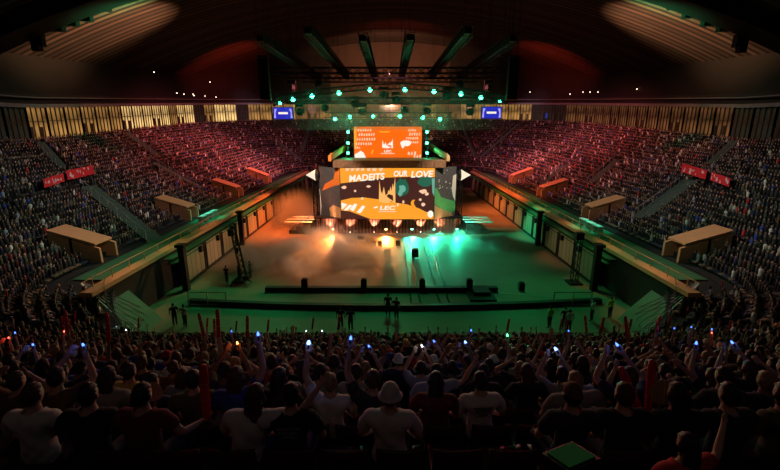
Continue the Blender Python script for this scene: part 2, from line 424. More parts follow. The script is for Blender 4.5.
# folding gate panels along the arena wall
M_gate = stripe_mat('pale board gate', (.5, .4, .27), (.12, .09, .06), 1, .9, .6, .1, .15)
for s in (-1, 1):
    sd = 'left' if s < 0 else 'right'; n_ = 0
    ys = np.arange(36.0, 93, 4.2)
    for i, y in enumerate(ys):
        o = empty('folding_gate', (s*18.5, y+2, 0))
        hgt = 2.75
        g = MB(); g.box((0, 0, hgt/2), (.12, 4.0, hgt)); pb = g.build('board', M_gate, o)
        g = MB()
        for k in (-1.9, 1.9): g.box((-s*.1, k, hgt/2), (.14, .16, hgt+.1))
        g.box((-s*.1, 0, .12), (.14, 4.0, .24)); g.build('frame', M_dark, o)
        g = MB(); g.box((-s*.22, 1.0, hgt-.25), (.28, .45, .55)); g.build('wall_loudspeaker', M_black, o)
        ords = ['nearest', 'second nearest', 'third nearest', 'fourth nearest', 'fifth nearest', 'sixth nearest', 'seventh nearest', 'eighth nearest', 'ninth nearest', 'tenth nearest', 'eleventh nearest', 'twelfth nearest', 'thirteenth nearest', 'farthest']
        tag(o, 'pale board gate panel along the %s arena wall, %s of its row' % (sd, ords[i]), 'gate', 'pale gate panels along the arena walls')
    for y in (49.0, 34.5):     # dark posts
        g = MB(); g.box((0, 0, 2.1), (.5, .5, 4.2)); g.box((0, 0, 4.1), (.8, .8, .25)); o = g.build('gate_post', M_black); o.location = (s*17.9, y+.1, 0)
        tag(o, 'dark upright post beside the %s gate panels, the %s one' % (sd, 'nearer' if y < 40 else 'farther'), 'post')

# ---------------------------------------------------------------- stage
SX = -.2
def LP(px, py, Y): return at(px, py, Y)
a = at(341.5, 219, 54); b = at(435, 168, 54)
SL, SR, SB, STP = a.x, b.x, a.z, b.z           # lower display extents
M_frame = mat('black screen frame', (.015, .015, .015), .5)
E_or = emis('screen orange', (1, .36, .025), 1.0)
E_or2 = emis('screen deep orange', (1, .15, .005), 1.0)
E_wh = emis('screen white', (1, .88, .75), 1.05)
E_pk = emis('screen pale peach', (1, .6, .38), 1.0)
E_pko = emis('screen light orange', (1, .5, .14), 1.0)
E_dk = emis('screen dark plum', (.06, .016, .012), 1.0)
E_gn = emis('screen dark green', (.015, .12, .07), 1.0)
E_tl = emis('screen pale teal', (.15, .42, .32), 1.0)
_fonts = {}
def text_poly(txt, size, shear=0., extr=.004):
    c = bpy.data.curves.new('t', 'FONT'); c.body = txt; c.size = size; c.shear = shear; c.offset = size*.03; c.resolution_u = 3
    o = bpy.data.objects.new('t', c); COL.objects.link(o)
    dg = bpy.context.evaluated_depsgraph_get(); me = bpy.data.meshes.new_from_object(o.evaluated_get(dg))
    vs = [tuple(v.co) for v in me.vertices]; fs = [tuple(p.vertices) for p in me.polygons]
    bpy.data.objects.remove(o); bpy.data.curves.remove(c); bpy.data.meshes.remove(me); return vs, fs
class Disp:
    """flat display with coloured shapes, coordinates u in 0..W, v in 0..H, layers 4 mm apart"""
    def __init__(s, W, H, base): s.W = W; s.H = H; s.g = MB(); s.L = 0; s.mats = [base]; s.poly([(0, 0), (W, 0), (W, H), (0, H)], base)
    def mi(s, m):
        if m not in s.mats: s.mats.append(m)
        return s.mats.index(m)
    def poly(s, pts, m):
        s.L += 1; d = -.004*s.L; n = len(pts)
        pts = [(min(max(a, 0), s.W), min(max(b, 0), s.H)) for a, b in pts]
        s.g.add([(a, d, b) for a, b in pts], [tuple(range(n))], s.mi(m))
    def px(s, pts, m, box):   # pts in photo pixels of the display box
        x0, y0, x1, y1 = box
        s.poly([((a-x0)/(x1-x0)*s.W, (y1-b)/(y1-y0)*s.H) for a, b in pts], m)
    def text(s, txt, u, v, size, m, width=None, rot=0, shear=0.):
        vs, fs = text_poly(txt, size, shear); s.L += 1; d = -.004*s.L
        xs = [a[0] for a in vs]; w = max(xs)-min(xs); k = (width/w) if width else 1
        c, q = math.cos(rot), math.sin(rot)
        s.g.add([(u+(a[0]*k*c-a[1]*q), d, v+(a[0]*k*q+a[1]*c)) for a in vs], fs, s.mi(m))
    def build(s, name, parent, loc): o = s.g.build(name, s.mats, parent); o.location = loc; return o
def blob(cx, cy, rx, ry, n=14, j=.15, seed=1):
    r = random.Random(seed); return [(cx+rx*(1+r.uniform(-j, j))*math.cos(2*PI*k/n), cy+ry*(1+r.uniform(-j, j))*math.sin(2*PI*k/n)) for k in range(n)]
# lower big screen
scr = empty('led_screen', (SL, 54, SB)); W = SR-SL; H = STP-SB
tag(scr, 'large lower LED screen with orange hills, white lettering and spiked emblem above stage', 'screen')
D1 = Disp(W, H, E_dk); BX = (341.5, 168, 435, 219)
D1.px([(341, 168), (435, 168), (435, 177), (425, 176.6), (410, 176.5), (395, 177), (384, 177.5), (372, 179.5), (360, 181), (350, 182), (341, 183)], E_or, BX)
D1.px([(341, 200), (352, 197.5), (365, 197), (380, 199), (395, 202), (408, 204), (420, 208), (430, 213), (435, 215), (435, 219), (341, 219)], E_or, BX)
D1.px([(341, 210), (350, 211), (358, 214), (366, 217), (372, 219), (341, 219)], E_dk, BX)
for q in ([(342, 202), (348, 204), (344, 208), (342, 209)], [(350, 209), (355, 203), (358, 204), (354, 211)], [(357, 212), (363, 205), (366, 206), (361, 213)], [(344, 210), (350, 204), (353, 205), (348, 210)]): D1.px(q, E_wh, BX)
D1.px(blob(431.5, 214, 3.2, 3.6, seed=4), E_wh, BX)
# green mist, bright patches
D1.px(blob(402, 187, 7, 8.5, 18, .2, 5), E_gn, BX); D1.px(blob(426, 181, 8, 5, 14, .2, 6), E_gn, BX)
D1.px(blob(403, 188, 3.6, 4.2, 14, .3, 7), E_tl, BX); D1.px(blob(401, 193, 2.2, 3, 14, .3, 9), E_tl, BX)
D1.px([(432, 178), (435, 178), (435, 196), (433, 192)], E_tl, BX)
for i, (x, y, r1, r2) in enumerate([(345, 187, 2.3, 1.6), (356, 190.5, 1.2, 1.1), (369.5, 186, 2.2, 1.1), (424, 191, 3.8, 2.2), (427.5, 193.5, 2, 1.5), (421, 199, 1.3, 1.3), (424, 204, 2, 1.8), (404, 201.5, 1.2, 1.6), (363, 198, 1.5, 1.5)]): D1.px(blob(x, y, r1, r2, 10, .2, i), E_pk, BX)
D1.px([(412, 205), (411.5, 202), (413, 199.5), (416, 199), (414.5, 201.5), (415, 204), (417, 207)], E_or, BX)
# spiked emblem
def emblem(d, box, cx, cy, w, h, m, mid):
    P = [(-.5, .42), (-.46, -.45), (-.38, .0), (-.3, .12), (-.2, -.18), (-.1, .18), (.02, .1), (.06, -.05), (.12, .02), (.2, -.2), (.25, .0), (.32, -.32), (.38, -.15), (.46, -.6), (.48, .5), (.2, .42), (.1, .5), (-.1, .5), (-.3, .48)]
    d.px([(cx+a*w, cy+b*h) for a, b in P], m, box)
    d.px([(cx-.05*w, cy+.2*h), (cx+.1*w, cy+.12*h), (cx+.33*w, cy+.18*h), (cx+.36*w, cy+.42*h), (cx+.1*w, cy+.3*h)], mid, box)
emblem(D1, BX, 388, 190.5, 17, 24, E_pko, E_dk)
D1.text('LEC', (380-341.5)/93.5*W, (219-209.2)/51*H, .72, E_wh, width=2.05, shear=.15)
D1.px([(374, 207), (378, 205.6), (378.6, 207), (375, 208)], E_wh, BX); D1.px([(397.5, 205), (398.5, 203), (399.5, 203), (398.5, 206)], E_wh, BX)
D1.px([(379, 210.6), (397, 210.6), (397, 211.6), (379, 211.6)], E_pk, BX)
# lettering MADEITS OUR LOVE over a clipped first line
for x0_, x1_ in ((347, 351), (352, 356), (357, 361), (362, 366), (368, 372), (373, 378), (380, 384)): D1.px([(x0_, 168), (x1_, 168), (x1_-1, 170.6), (x0_+.5, 171)], E_pk, BX)
D1.text('MADEITS', (350-341.5)/93.5*W, (219-181.2)/51*H, 1.15, E_wh, width=4.6, rot=.07, shear=.15)
D1.text('OUR', (394-341.5)/93.5*W, (219-176)/51*H, 1.0, E_wh, width=1.75, rot=.02, shear=.15)
D1.text('LOVE', (411-341.5)/93.5*W, (219-177)/51*H, 1.12, E_wh, width=2.9, rot=.03, shear=.2)
D1.build('display', scr, (0, -.06, 0))
g = MB(); g.box((W/2, .25, H/2), (W+.15, .5, H+.15)); g.build('frame', M_frame, scr)
# upper screen
a = at(354.5, 160, 59); b = at(422, 126.5, 59); UL, UR, UB, UT = a.x, b.x, a.z, b.z; W = UR-UL; H = UT-UB
s2 = empty('led_screen', (UL, 59, UB)); tag(s2, 'small upper LED screen with white emblem and doodles on orange', 'screen')
D2 = Disp(W, H, E_or2); B2 = (354.5, 126.5, 422, 160)
D2.px([(354.5, 127), (357, 127), (357, 147), (354.5, 149)], E_or, B2)
def scribble(d, rows, box, seed):
    r = random.Random(seed)
    for x, y, n_, h_ in rows:
        for k in range(n_):
            cx = x+k*h_*.8; q = h_/2
            d.px([(cx-q*.6, y+q*r.uniform(.5, 1)), (cx-q*r.uniform(.1, .5), y-q), (cx+q*.2, y-q*r.uniform(.2, 1)), (cx+q*.6, y-q*r.uniform(.5, 1)), (cx+q*r.uniform(0, .5), y+q)], E_pk, box)
scribble(D2, [(359, 130, 6, 3), (360, 134.5, 7, 3), (358, 139, 8, 3), (357, 143.5, 7, 3), (356, 147.5, 3, 2.4), (409, 130, 4, 2.6), (410, 134, 5, 3), (407, 138, 6, 2.6), (412, 142, 4, 2.4), (409, 153, 3, 4), (415, 156, 3, 3.4)], B2, 11)
D2.px([(355, 160), (355, 154), (358, 152.5), (361, 150.5), (364, 152.5), (366, 157), (368, 160)], E_wh, B2)
D2.px([(368, 158.8), (380, 159), (380, 160), (368, 160)], E_pk, B2)
D2.px(blob(406, 143, 5.4, 3, 16, .1, 3), E_wh, B2); D2.px([(401, 144), (405, 145), (403.5, 148.5), (402, 147)], E_wh, B2)
emblem(D2, B2, 388, 143.5, 11, 9, E_wh, E_or2)
D2.text('LEC', (384.3-354.5)/67.5*W, (160-152)/33.5*H, .42, E_wh, width=1.0)
D2.px([(381, 152.8), (395, 152.8), (395, 153.7), (381, 153.7)], E_pk, B2); D2.px([(380, 131), (390, 131), (390, 132.4), (380, 132.4)], E_or, B2)
D2.px([(371, 153), (373, 149), (374, 150), (372.5, 154)], E_or, B2)
D2.build('display', s2, (0, -.06, 0))
g = MB(); g.box((W/2, .3, H/2), (W+.3, .6, H+.2)); g.build('frame', M_frame, s2)
for x in (.6, W-.6): MB().bar((x, .3, H), (x, .3, H+1.2), .04).build('suspension_cable', M_rig, s2)
# angled printed side panels
M_pgrey = mat('grey speckled print', (.09, .085, .09), .6, noise=.6, nscale=3)
M_porange = mat('orange print', (.9, .22, .03), .6); M_pgreen = mat('green print', (.12, .5, .16), .6, noise=.3, nscale=1)
M_ptan = mat('tan print', (.55, .36, .16), .6, noise=.3, nscale=2); M_pwhite = mat('white print', (.85, .85, .8), .6)
for s in (-1, 1):
    x0 = SL if s < 0 else SR; Lp = 3.9; ang = math.radians(35)
    o = empty('stage_side_panel', (x0, 54, SB)); H = STP-SB
    tag(o, 'angled grey printed panel left of the lower screen, with orange wedge' if s < 0 else 'angled grey printed panel right of the lower screen, with green hill', 'panel')
    def fn(a, b, t, s=s, Lp=Lp, ang=ang): return (s*(a*Lp*math.cos(ang)) - s*t*math.sin(ang)*0, a*Lp*math.sin(ang)-t, b*H)
    g = MB(); g.prism([(0.02, 0), (1, 0), (1, 1), (.02, 1)], lambda a, b, t: Vector(fn(a, b, t-.3)), .3)
    L = [0]
    def sh(poly, mi): L[0] += 1; g.prism(poly, lambda a, b, t: Vector(fn(a, b, t+.003)), .004*L[0], mi)
    if s < 0:
        sh([(.02, .98), (.02, .68), (.4, .62), (.85, .52), (.7, .66), (.3, .78), (.2, .98)], 1)
        sh([(.95, .55), (.9, .2), (.97, .0), (1, .0), (1, .55)], 4); sh([(.02, .22), (.35, .26), (.55, .18), (.5, .02), (.02, .02)], 3)
    else:
        sh([(.02, .62), (.12, .6), (.3, .42), (.6, .36), (.95, .3), (1, .12), (.8, .06), (.4, .16), (.02, .3)], 2)
        sh([(.02, .28), (.4, .16), (.8, .07), (.9, .0), (.02, .0)], 3); sh([(.82, .82), (.97, .85), (.97, .3), (.85, .4), (.78, .55)], 4)
        for q in range(14):
            u_, v_ = random.uniform(.15, .75), random.uniform(.55, .95); sh([(u_, v_), (u_+.03, v_), (u_+.03, v_+.02), (u_, v_+.02)], 4)
    g.build('printed_face', [M_pgrey, M_porange, M_pgreen, M_ptan, M_pwhite], o)
    g = MB(); ex = s*Lp*math.cos(ang); ey = Lp*math.sin(ang); g.bar((ex, ey, -SB), (ex, ey, H+.2), .12, 6); g.bar((ex+s*.9, ey+.6, -SB), (ex+s*.9, ey+.6, H), .08, 6)
    for k in range(7): g.bar((ex, ey, k*1.2-1.2), (ex+s*.9, ey+.6, k*1.2-.6), .04)
    g.build('support_post', M_rig, o)
    # light beam in haze, built as a solid glowing white cone pointing outwards
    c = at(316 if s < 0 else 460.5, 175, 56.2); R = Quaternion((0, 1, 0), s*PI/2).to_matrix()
    g = MB(); g.lathe([(.72, 0), (.74, .06), (.42, .6), (.1, 1.2), (.02, 1.35)], n=20, R=R); o = g.build('beam_cone', emis('white beam glow', (1, .84, .62), 1.0), smooth=True); o.location = c
    g = MB(); g.lathe([(.3, -.5), (.65, -.4), (.77, 0)], n=20, R=R); g.build('housing', M_rig, o); g = MB(); g.bar((0, 0, -.9), (0, 0, -c.z), .07, 6); g.build('stand', M_rig, o)  # housing and stand made up to carry the beam cone
    tag(o, 'light beam built as white cone pointing outward beside the %s end of the lower screen' % ('left' if s < 0 else 'right'), 'lamp')
# timber-clad header ledge between screens
g = MB(); M_wood = mat('brown timber header', (.24, .12, .06), .6, noise=.5, nscale=3)
a = at(333, 167.6, 53.8); b = at(446, 160.5, 53.8)
g.prism([(a.x, 53.8), (b.x, 53.8), (b.x-.9, 60.5), (a.x+.9, 60.5)], lambda x, y, t: (x, y, a.z+t), b.z-a.z)
for k in range(26): x = a.x+(b.x-a.x)*(k+.5)/26; g.box((x, 53.76, (a.z+b.z)/2), (.06, .08, b.z-a.z))
o = g.build('stage_header', M_wood, loc=(SX, 54, a.z)); tag(o, 'brown timber clad header ledge above the lower screen', 'stage roof')
for s in (-1, 1):
    e1 = at(331 if s < 0 else 447, 161, 54.2); e2 = Vector((SX+s*5.3, 62, e1.z+1.5)); g = MB()
    g.prism([(0, 0), (0, .7), (1, .7), (1, 0)], lambda a_, b_, t: e1.lerp(e2, a_)+Vector((s*t, 0, b_)), .35)
    g.bar(e1+Vector((0, 0, 0)), e1+Vector((0, 0, 1.0)), .1)
    o = g.build('header_brace', M_porange if s < 0 else M_ptan, loc=e1)
    tag(o, '%s sloping brace beside the upper screen, on its %s' % ('orange' if s < 0 else 'tan', 'left' if s < 0 else 'right'), 'brace')
# stage base
M_skirt = stripe_mat('red brown pleated skirt', (.3, .12, .07), (.05, .02, .015), 0, .45, .8, .3, .2)
st = empty('stage_platform', (SX, 59, 0)); tag(st, 'low stage platform with red-brown pleated skirt beneath the lower screen', 'stage')
g = MB(); g.prism([(-9, -4.2), (9, -4.2), (10, 4), (-10, 4)], lambda x, y, t: (x, y, t), 2.05)
for k in range(40): x = -9+18*(k+.5)/40; g.bar((x, -4.22, 0), (x, -4.22, 2.0), .08, 6)
g.build('skirt', M_skirt, st)
g = MB(); g.box((0, 0, 2.12), (20, 8.6, .14)); g.build('deck', M_black, st)
for s in (-1, 1):
    o = empty('stage_steps', (SX+s*10.6, 56, 0)); M_s = mat('white step nosing', (.6, .6, .6), .5)
    tag(o, 'broad steps off the %s end of the stage, washed by %s light' % (('left', 'orange') if s < 0 else ('right', 'teal')), 'steps')
    g = MB()
    for k in range(3): g.box((s*(.2+1.0*k), .5, (1.6-.55*k)/2), (3.4 if 0 else 1.0, 4.5-.2*k, 1.6-.55*k))
    g.build('riser', M_dark, o)
    g = MB()
    for k in range(3): g.prism([(-1.2, 0), (-1.2, .35), (2.3, .5), (2.6, -.1)], lambda x, y, t, k=k: (s*(x+.7), y-1.9+1.6*(2-k), 1.65-.55*(2-k)*0+t-.45*(2-k)*0), .08)
    g.build('step_edge', M_s, o)
    lamp('SPOT', (SX+s*9.8, 52.6, 3.4), 1500, (1, .3, .06) if s < 0 else (.03, 1, .5), (SX+s*12.5, 56, .8), angle=75, blend=.5, rad=.05)
# fascia lamps at the stage foot, and floor floods
M_lens_o = emis('orange lens', (1, .45, .15), 30); M_lens_t = emis('teal lens', (.1, 1, .62), 30); M_lens_w = emis('warm white lens', (1, .7, .5), 14)
def par_can(name, loc, lens, label, cat='lamp', group=None, r=.14, tilt=(0, -1, -.4), stand=0, holder=None):
    o = empty(name, loc); d = Vector(tilt).normalized(); R = d.to_track_quat('Z', 'Y').to_matrix()
    g = MB(); g.lathe([(r*.5, -r*2.2), (r*.9, -r*1.8), (r, -r*.2), (r*1.15, 0)], n=12, R=R); g.build('housing', M_black, o)
    g = MB(); g.lathe([(r*.95, .0), (r*.8, .04), (r*.1, .06)], n=12, R=R); g.build('lens', lens, o)
    g = MB(); g.bar((-r*1.3, 0, 0), (-r*1.3, 0, r*1.8), .02); g.bar((r*1.3, 0, 0), (r*1.3, 0, r*1.8), .02); g.bar((-r*1.3, 0, r*1.8), (r*1.3, 0, r*1.8), .02)
    if stand: g.bar((0, 0, 0), (0, 0, -stand), .03)
    elif holder: g.bar((0, 0, r*1.8), (0, 0, holder), .025)
    g.build('yoke', M_rig, o); tag(o, label, cat, group); return o
OR = (1, .28, .06); TL = (.02, 1, .5)
fl = [(333, 'orange', 'far left'), (386, 'orange', 'centre'), (412, 'teal', 'right of centre'), (434, 'teal', 'second from right end'), (457, 'teal', 'right end')]
for px, c, w_ in fl:
    p = at(px, 233, 54); p.y = 54.1; p.z = .75
    par_can('floor_flood', p, M_lens_o if c == 'orange' else M_lens_t, '%s floodlight at the stage foot washing the floor, %s' % (c, w_), 'lamp', None, .13, (0, -1, -.6), stand=.7)
    lamp('SPOT', (p.x, p.y-.25, p.z), 11000 if c == 'orange' else 4500, (1, .26, .05) if c == 'orange' else (.03, 1, .5), (p.x, 51.5, 0), angle=70, blend=.8, rad=.1)
for i, px in enumerate((329, 350, 374, 397, 421, 440)):
    p = at(px, 232, 53.6); p.z = .35; p.y = 54.0
    par_can('footlight', p, M_lens_w, 'small white footlight shining up the stage skirt, number %s from left' % ['one', 'two', 'three', 'four', 'five', 'six'][i], 'lamp', 'footlights along the stage skirt', .09, (0, .5, 1), stand=.25)
    lamp('SPOT', (p.x, 54.15, .62), 900, (1, .5, .35), (p.x, 54.85, 1.9), angle=70, blend=.8, rad=.05)
# ---------------------------------------------------------------- overhead rig
def truss_between(g, a, b, w=.35, bay=.6, r=.06):
    a = Vector(a); b = Vector(b); d = b-a; L = d.length; u = d/L; side = u.cross(Vector((0, 0, 1))).normalized(); up = side.cross(u)
    cs = [side*w/2+up*w/2, -side*w/2+up*w/2, -side*w/2-up*w/2, side*w/2-up*w/2]
    for c in cs: g.bar(a+c, b+c, r, 4)
    n = max(1, int(L/bay))
    for i in range(n):
        for j in range(4): g.bar(a+u*(L*i/n)+cs[j], a+u*(L*(i+1)/n)+cs[(j+1) % 4], r*.6, 3, caps=False)
trs = [((262, 38), (318, 78)), ((310, 30), (346, 76)), ((366, 38), (374, 79)), ((410, 37), (401, 78)), ((466, 30), (432, 76)), ((515, 38), (458, 77))]
nm6 = ['leftmost', 'second from left', 'third from left', 'third from right', 'second from right', 'rightmost']
for i, (p, q) in enumerate(trs):
    a = atz(*p, 22); b = atz(*q, 22); x = (a.x+b.x)/2; a.x = b.x = x
    g = MB(); truss_between(g, a, b, .85, 1.0, .07); g.box(((a+b)/2), (.62, (b-a).length, .5)); o = g.build('roof_truss', M_rig, loc=(a+b)/2)
    tag(o, 'long black roof truss running toward the far end, the %s of six' % nm6[i], 'truss', 'long roof trusses over the stage')
    c = (a+b)/2
    for t in (.05, .5, .95): pt = a.lerp(b, t)-c; MB().bar(pt, pt+Vector((0, 0, ceil_z(x, a.y+(b.y-a.y)*t)-22)), .025).build('suspension_cable', M_rig, o)
for j, (y, z, hx) in enumerate(((60, 21.2, 17), (68, 21.4, 16), (76, 21.6, 15), (57.5, 17.2, 13.5))):
    g = MB(); truss_between(g, (-hx, y, z), (hx, y, z), .7, 1.2, .1); o = g.build('cross_truss', M_rig, loc=(0, y, z))
    tag(o, 'dark cross truss hung under the long roof trusses, %s' % ['nearest of the three high ones', 'middle of the three high ones', 'farthest of the three high ones', 'the low one behind the green lamps'][j], 'truss')
    for xx in (-hx+1, 0, hx-1): MB().bar((xx, 0, .2), (xx, 0, ceil_z(xx, y)-z), .025).build('suspension_cable', M_rig, o)
# arched light truss
def hung(g, p, s=.5): g.box(p, (s*.6, s*.5, s*.8))
arc_px = [(272, 107), (280, 103), (293, 99.5), (312, 96), (339, 93), (370, 90), (405, 89.5), (434, 91.5), (461, 94), (481, 97.5), (500, 101), (508, 105)]
YR = 55.0; pts = [at(x, y-3.2, YR) for x, y in arc_px]
g = MB()
for a, b in zip(pts, pts[1:]): truss_between(g, a, b, .6, .8, .08)
arct = g.build('light_truss', M_rig, loc=(0, YR, 18.5)); tag(arct, 'arched lighting truss carrying the upper row of green lamps over the stage', 'truss')
for p in pts[1::3]: MB().bar(p-Vector((0, YR, 18.5)), Vector((p.x, 0, ceil_z(p.x, YR)-18.5)), .025).build('suspension_cable', M_rig, arct)
M_green_lens = emis('green lens', (.05, 1, .42), 16)
ROWN = ['first', 'second', 'third', 'fourth', 'fifth', 'sixth', 'seventh', 'eighth', 'ninth', 'tenth']
def green_lamp(px, py, Y, row, i, r=.2, e=0):
    p = at(px, py, Y)
    o = par_can('stage_lamp', p, M_green_lens, 'glowing green stage lamp on the %s, %s from the left' % (row, ROWN[i]), 'lamp', 'green lamps on the ' + row, r, (0, -1, -.3), holder=.45)
    if e: lamp('SPOT', p+Vector((0, -.4, -.1)), e, (.03, 1, .4), (p.x*1.3, 26, 0), angle=75, blend=.7, rad=.1)
    lamp('POINT', p+Vector((0, -.4, -.02)), 38, (.02, 1, .38), rad=.05)
    return o
for i, (x, y) in enumerate(arc_px[1:-1]): green_lamp(x, y, YR, 'arched truss', i, .2 if i in (0, 9) else .27, e=0)
tr2 = [(335, 119), (350, 117), (373, 116.5), (400, 116.5), (423, 117.5), (440, 119)]
g = MB(); a = at(325, 115, 56); b = at(452, 115, 56); truss_between(g, a, b, .6, .8, .08); c2 = (a+b)/2; t2 = g.build('light_truss', M_rig, loc=c2)
for t in (.05, .5, .95): pt = a.lerp(b, t); MB().bar(pt-c2, Vector((pt.x-c2.x, 0, 18.2-c2.z)), .03).build('suspension_cable', M_rig, t2)
tag(t2, 'straight lighting truss above the upper screen with a row of green lamps', 'truss')
for i, (x, y) in enumerate(tr2): green_lamp(x, y, 55.9, 'straight truss', i, .23)
for s, x in ((-1, 348), (1, 427)):
    sd = 'left' if s < 0 else 'right'
    a = at(x, 125, 58.6); b = at(x, 159, 58.6); g = MB(); truss_between(g, a, b+Vector((0, 0, 0)), .5, .6, .04) if 0 else g.bar(a, b, .22, 4)
    o = g.build('vertical_truss', M_dark, loc=b); tag(o, 'upright dark batten on the %s side of the upper screen' % sd, 'truss')
    for j, y in enumerate((132, 143, 153)):
        p = at(x, y, 58.3); q = par_can('strip_lamp', p, M_green_lens, 'green lamp on the %s upright beside the upper screen, %s from top' % (sd, ROWN[j]), 'lamp', None, .2, (0, -1, 0))
        lamp('POINT', p+Vector((0, -.3, 0)), 45, (.03, 1, .45), rad=.05)
# dark moving heads and chain hoists between
for i, (x, y, Y) in enumerate([(300, 112, 58), (325, 108, 58), (355, 104, 58), (384, 95, 56), (405, 110, 58), (447, 96, 56), (470, 112, 58), (318, 84, 60), (460, 84, 60), (396, 100, 57), (362, 112, 57), (427, 111, 57), (488, 88, 62), (292, 88, 62)]):
    p = at(x, y, Y); o = empty('moving_head_light', p); g = MB(); g.lathe([(.35, -.45), (.48, -.15), (.4, .35), (.15, .5)], n=10); g.build('head', M_black, o)
    g = MB(); g.box((0, 0, .8), (1.1, .5, .35)); g.box((-.5, 0, .3), (.1, .25, .9)); g.box((.5, 0, .3), (.1, .25, .9)); g.bar((0, 0, .6), (0, 0, max(1.2, 21.2-p.z)), .03); g.build('yoke', M_black, o)
    h_ = ['left of', 'right of'][x > 388]
    tag(o, 'dark unlit moving head light hung %s the stage centre line, %s of that kind' % (h_, ROWN[i] if i < 10 else ['eleventh', 'twelfth', 'thirteenth', 'fourteenth'][i-10]), 'lamp', 'dark moving head lights in the rig')
# line arrays
for s, x in ((-1, 263), (1, 514)):
    o = empty('line_array', at(x, 60, 52)); sd = 'left' if s < 0 else 'right'; tag(o, 'tall black line array of loudspeakers hanging at the %s of the rig' % sd, 'loudspeaker')
    for k in range(11):
        g = MB(); R = Quaternion((1, 0, 0), -math.radians(1.5*k)).to_matrix(); g.box((0, .02*k*k*.1, -.42*k), (1.15, .7, .38), 0, R); g.box((0, -.36, -.42*k), (1.05, .03, .3), 1, R); g.build('cabinet', [M_black, M_rig], o)
    g = MB(); g.box((0, 0, .35), (1.2, .9, .12))
    for xx in (-.4, .4): g.bar((xx, 0, .3), (xx, 0, ceil_z(o.location.x, 52)-o.location.z), .03)
    g.build('rigging_frame', M_rig, o)
# blue side screens
E_blue = emis('screen blue', (.02, .02, .5), 1.0); E_lil = emis('screen lilac', (.45, .4, 1), 1.0)
for s, (x0, y0, x1, y1) in ((-1, (274, 107.5, 292.5, 119)), (1, (481.5, 107, 501.5, 118.5))):
    a = at(x0, y1, 70); b = at(x1, y0, 70); W = b.x-a.x; H = b.z-a.z; o = empty('side_screen', a); sd = 'left' if s < 0 else 'right'
    tag(o, 'small blue LED screen with a white bar hanging at the %s of the rig' % sd, 'screen')
    d = Disp(W, H, E_blue); d.poly([(.25*W, .42*H), (.75*W, .42*H), (.75*W, .6*H), (.25*W, .6*H)], E_wh)
    for k in (0, 1):
        xx = (lambda t: t) if not k else (lambda t: 1-t)
        d.poly([(xx(.02)*W, .08*H), (xx(.12)*W, .08*H), (xx(.1)*W, .5*H), (xx(.18)*W, .88*H), (xx(.06)*W, .88*H)], E_lil)
    d.build('display', o, (0, -.06, 0)); g = MB(); g.box((W/2, .2, H/2), (W+.15, .4, H+.15)); g.build('frame', M_frame, o)
    for xx in (.3, W-.3): MB().bar((xx, .2, H), (xx, .2, ceil_z(a.x, 70)-a.z), .03).build('suspension_cable', M_rig, o)
# third faint blue screen at right
a = at(545, 118.5, 112); o = empty('wall_monitor', a); tag(o, 'tiny dim blue monitor at the far right above the stand', 'screen')
g = MB(); g.box((1.2, 0, .7), (2.4, .1, 1.3)); g.build('display', emis('dim blue', (.05, .08, .5), .35), o); g = MB(); g.box((1.2, .12, .7), (2.7, .12, 1.6)); g.bar((1.2, .15, .7), (1.2, .15, 6), .05); g.build('frame', M_frame, o)

# ---------------------------------------------------------------- red banners in the stands
M_red = mat('red banner cloth', (.75, .02, .03), .7); M_bw = mat('white print on red', (.85, .6, .6), .7)
ban = [(-1, (43.5, 184), (63.5, 177), 9), (-1, (66.5, 175.5), (93.5, 169.5), 10), (1, (682, 167.5), (706.5, 175), 9), (1, (711, 176), (730, 182.5), 8.5)]
bl = ['outer red banner with white marks across the left stand', 'inner longer red banner with white marks across the left stand', 'inner longer red banner with white marks across the right stand', 'outer red banner with white marks across the right stand']
BAND = 14.0
def side_pt(px, py, D):
    """point on the side stand plane X=+-(HW+D) seen at this pixel"""
    d = ray(px, py); X = (HW+D)*(1 if px > 390 else -1); return EYE+d*(X/d.x)
for (s, p, q, hh), lb in zip(ban, bl):
    a = side_pt(*p, BAND); b = side_pt(*q, BAND); z = (tier(BAND, (a.y+b.y)/2, 1))+1.75
    u = (b-a); L = u.length; h = hh/F*a.y*.95
    g = MB(); n_ = 12
    o = empty('stand_banner', (a.x, a.y, a.z)); u = u.normalized()
    g.prism([(0, -h/2), (L, -h/2), (L, h/2), (0, h/2)], lambda a_, b_, t: u*a_+Vector((-s*t, 0, b_)), .04, 0)
    for k in range(10):
        cx, cy = random.uniform(.05, .95)*L, random.uniform(-.35, .35)*h; bl_ = blob(cx, cy, L*.035*random.uniform(.5, 1.3), h*.16*random.uniform(.6, 1.6), 7, .5, k)
        bl_ = [(min(max(i_, .02), L-.02), min(max(j_, -h/2+.02), h/2-.02)) for i_, j_ in bl_]
        g.prism(bl_, lambda a_, b_, t: u*a_+Vector((-s*(.045+t), 0, b_)), .003+.001*k, 1)
    g.build('cloth', [M_red, M_bw], o)
    for t in (.05, .95): MB().bar(u*L*t+Vector((s*.1, 0, h/2)), u*L*t+Vector((s*.1, 0, -(a.z-tier(BAND, a.y, 1)))), .05).build('post', M_rig, o)
    tag(o, lb, 'banner')

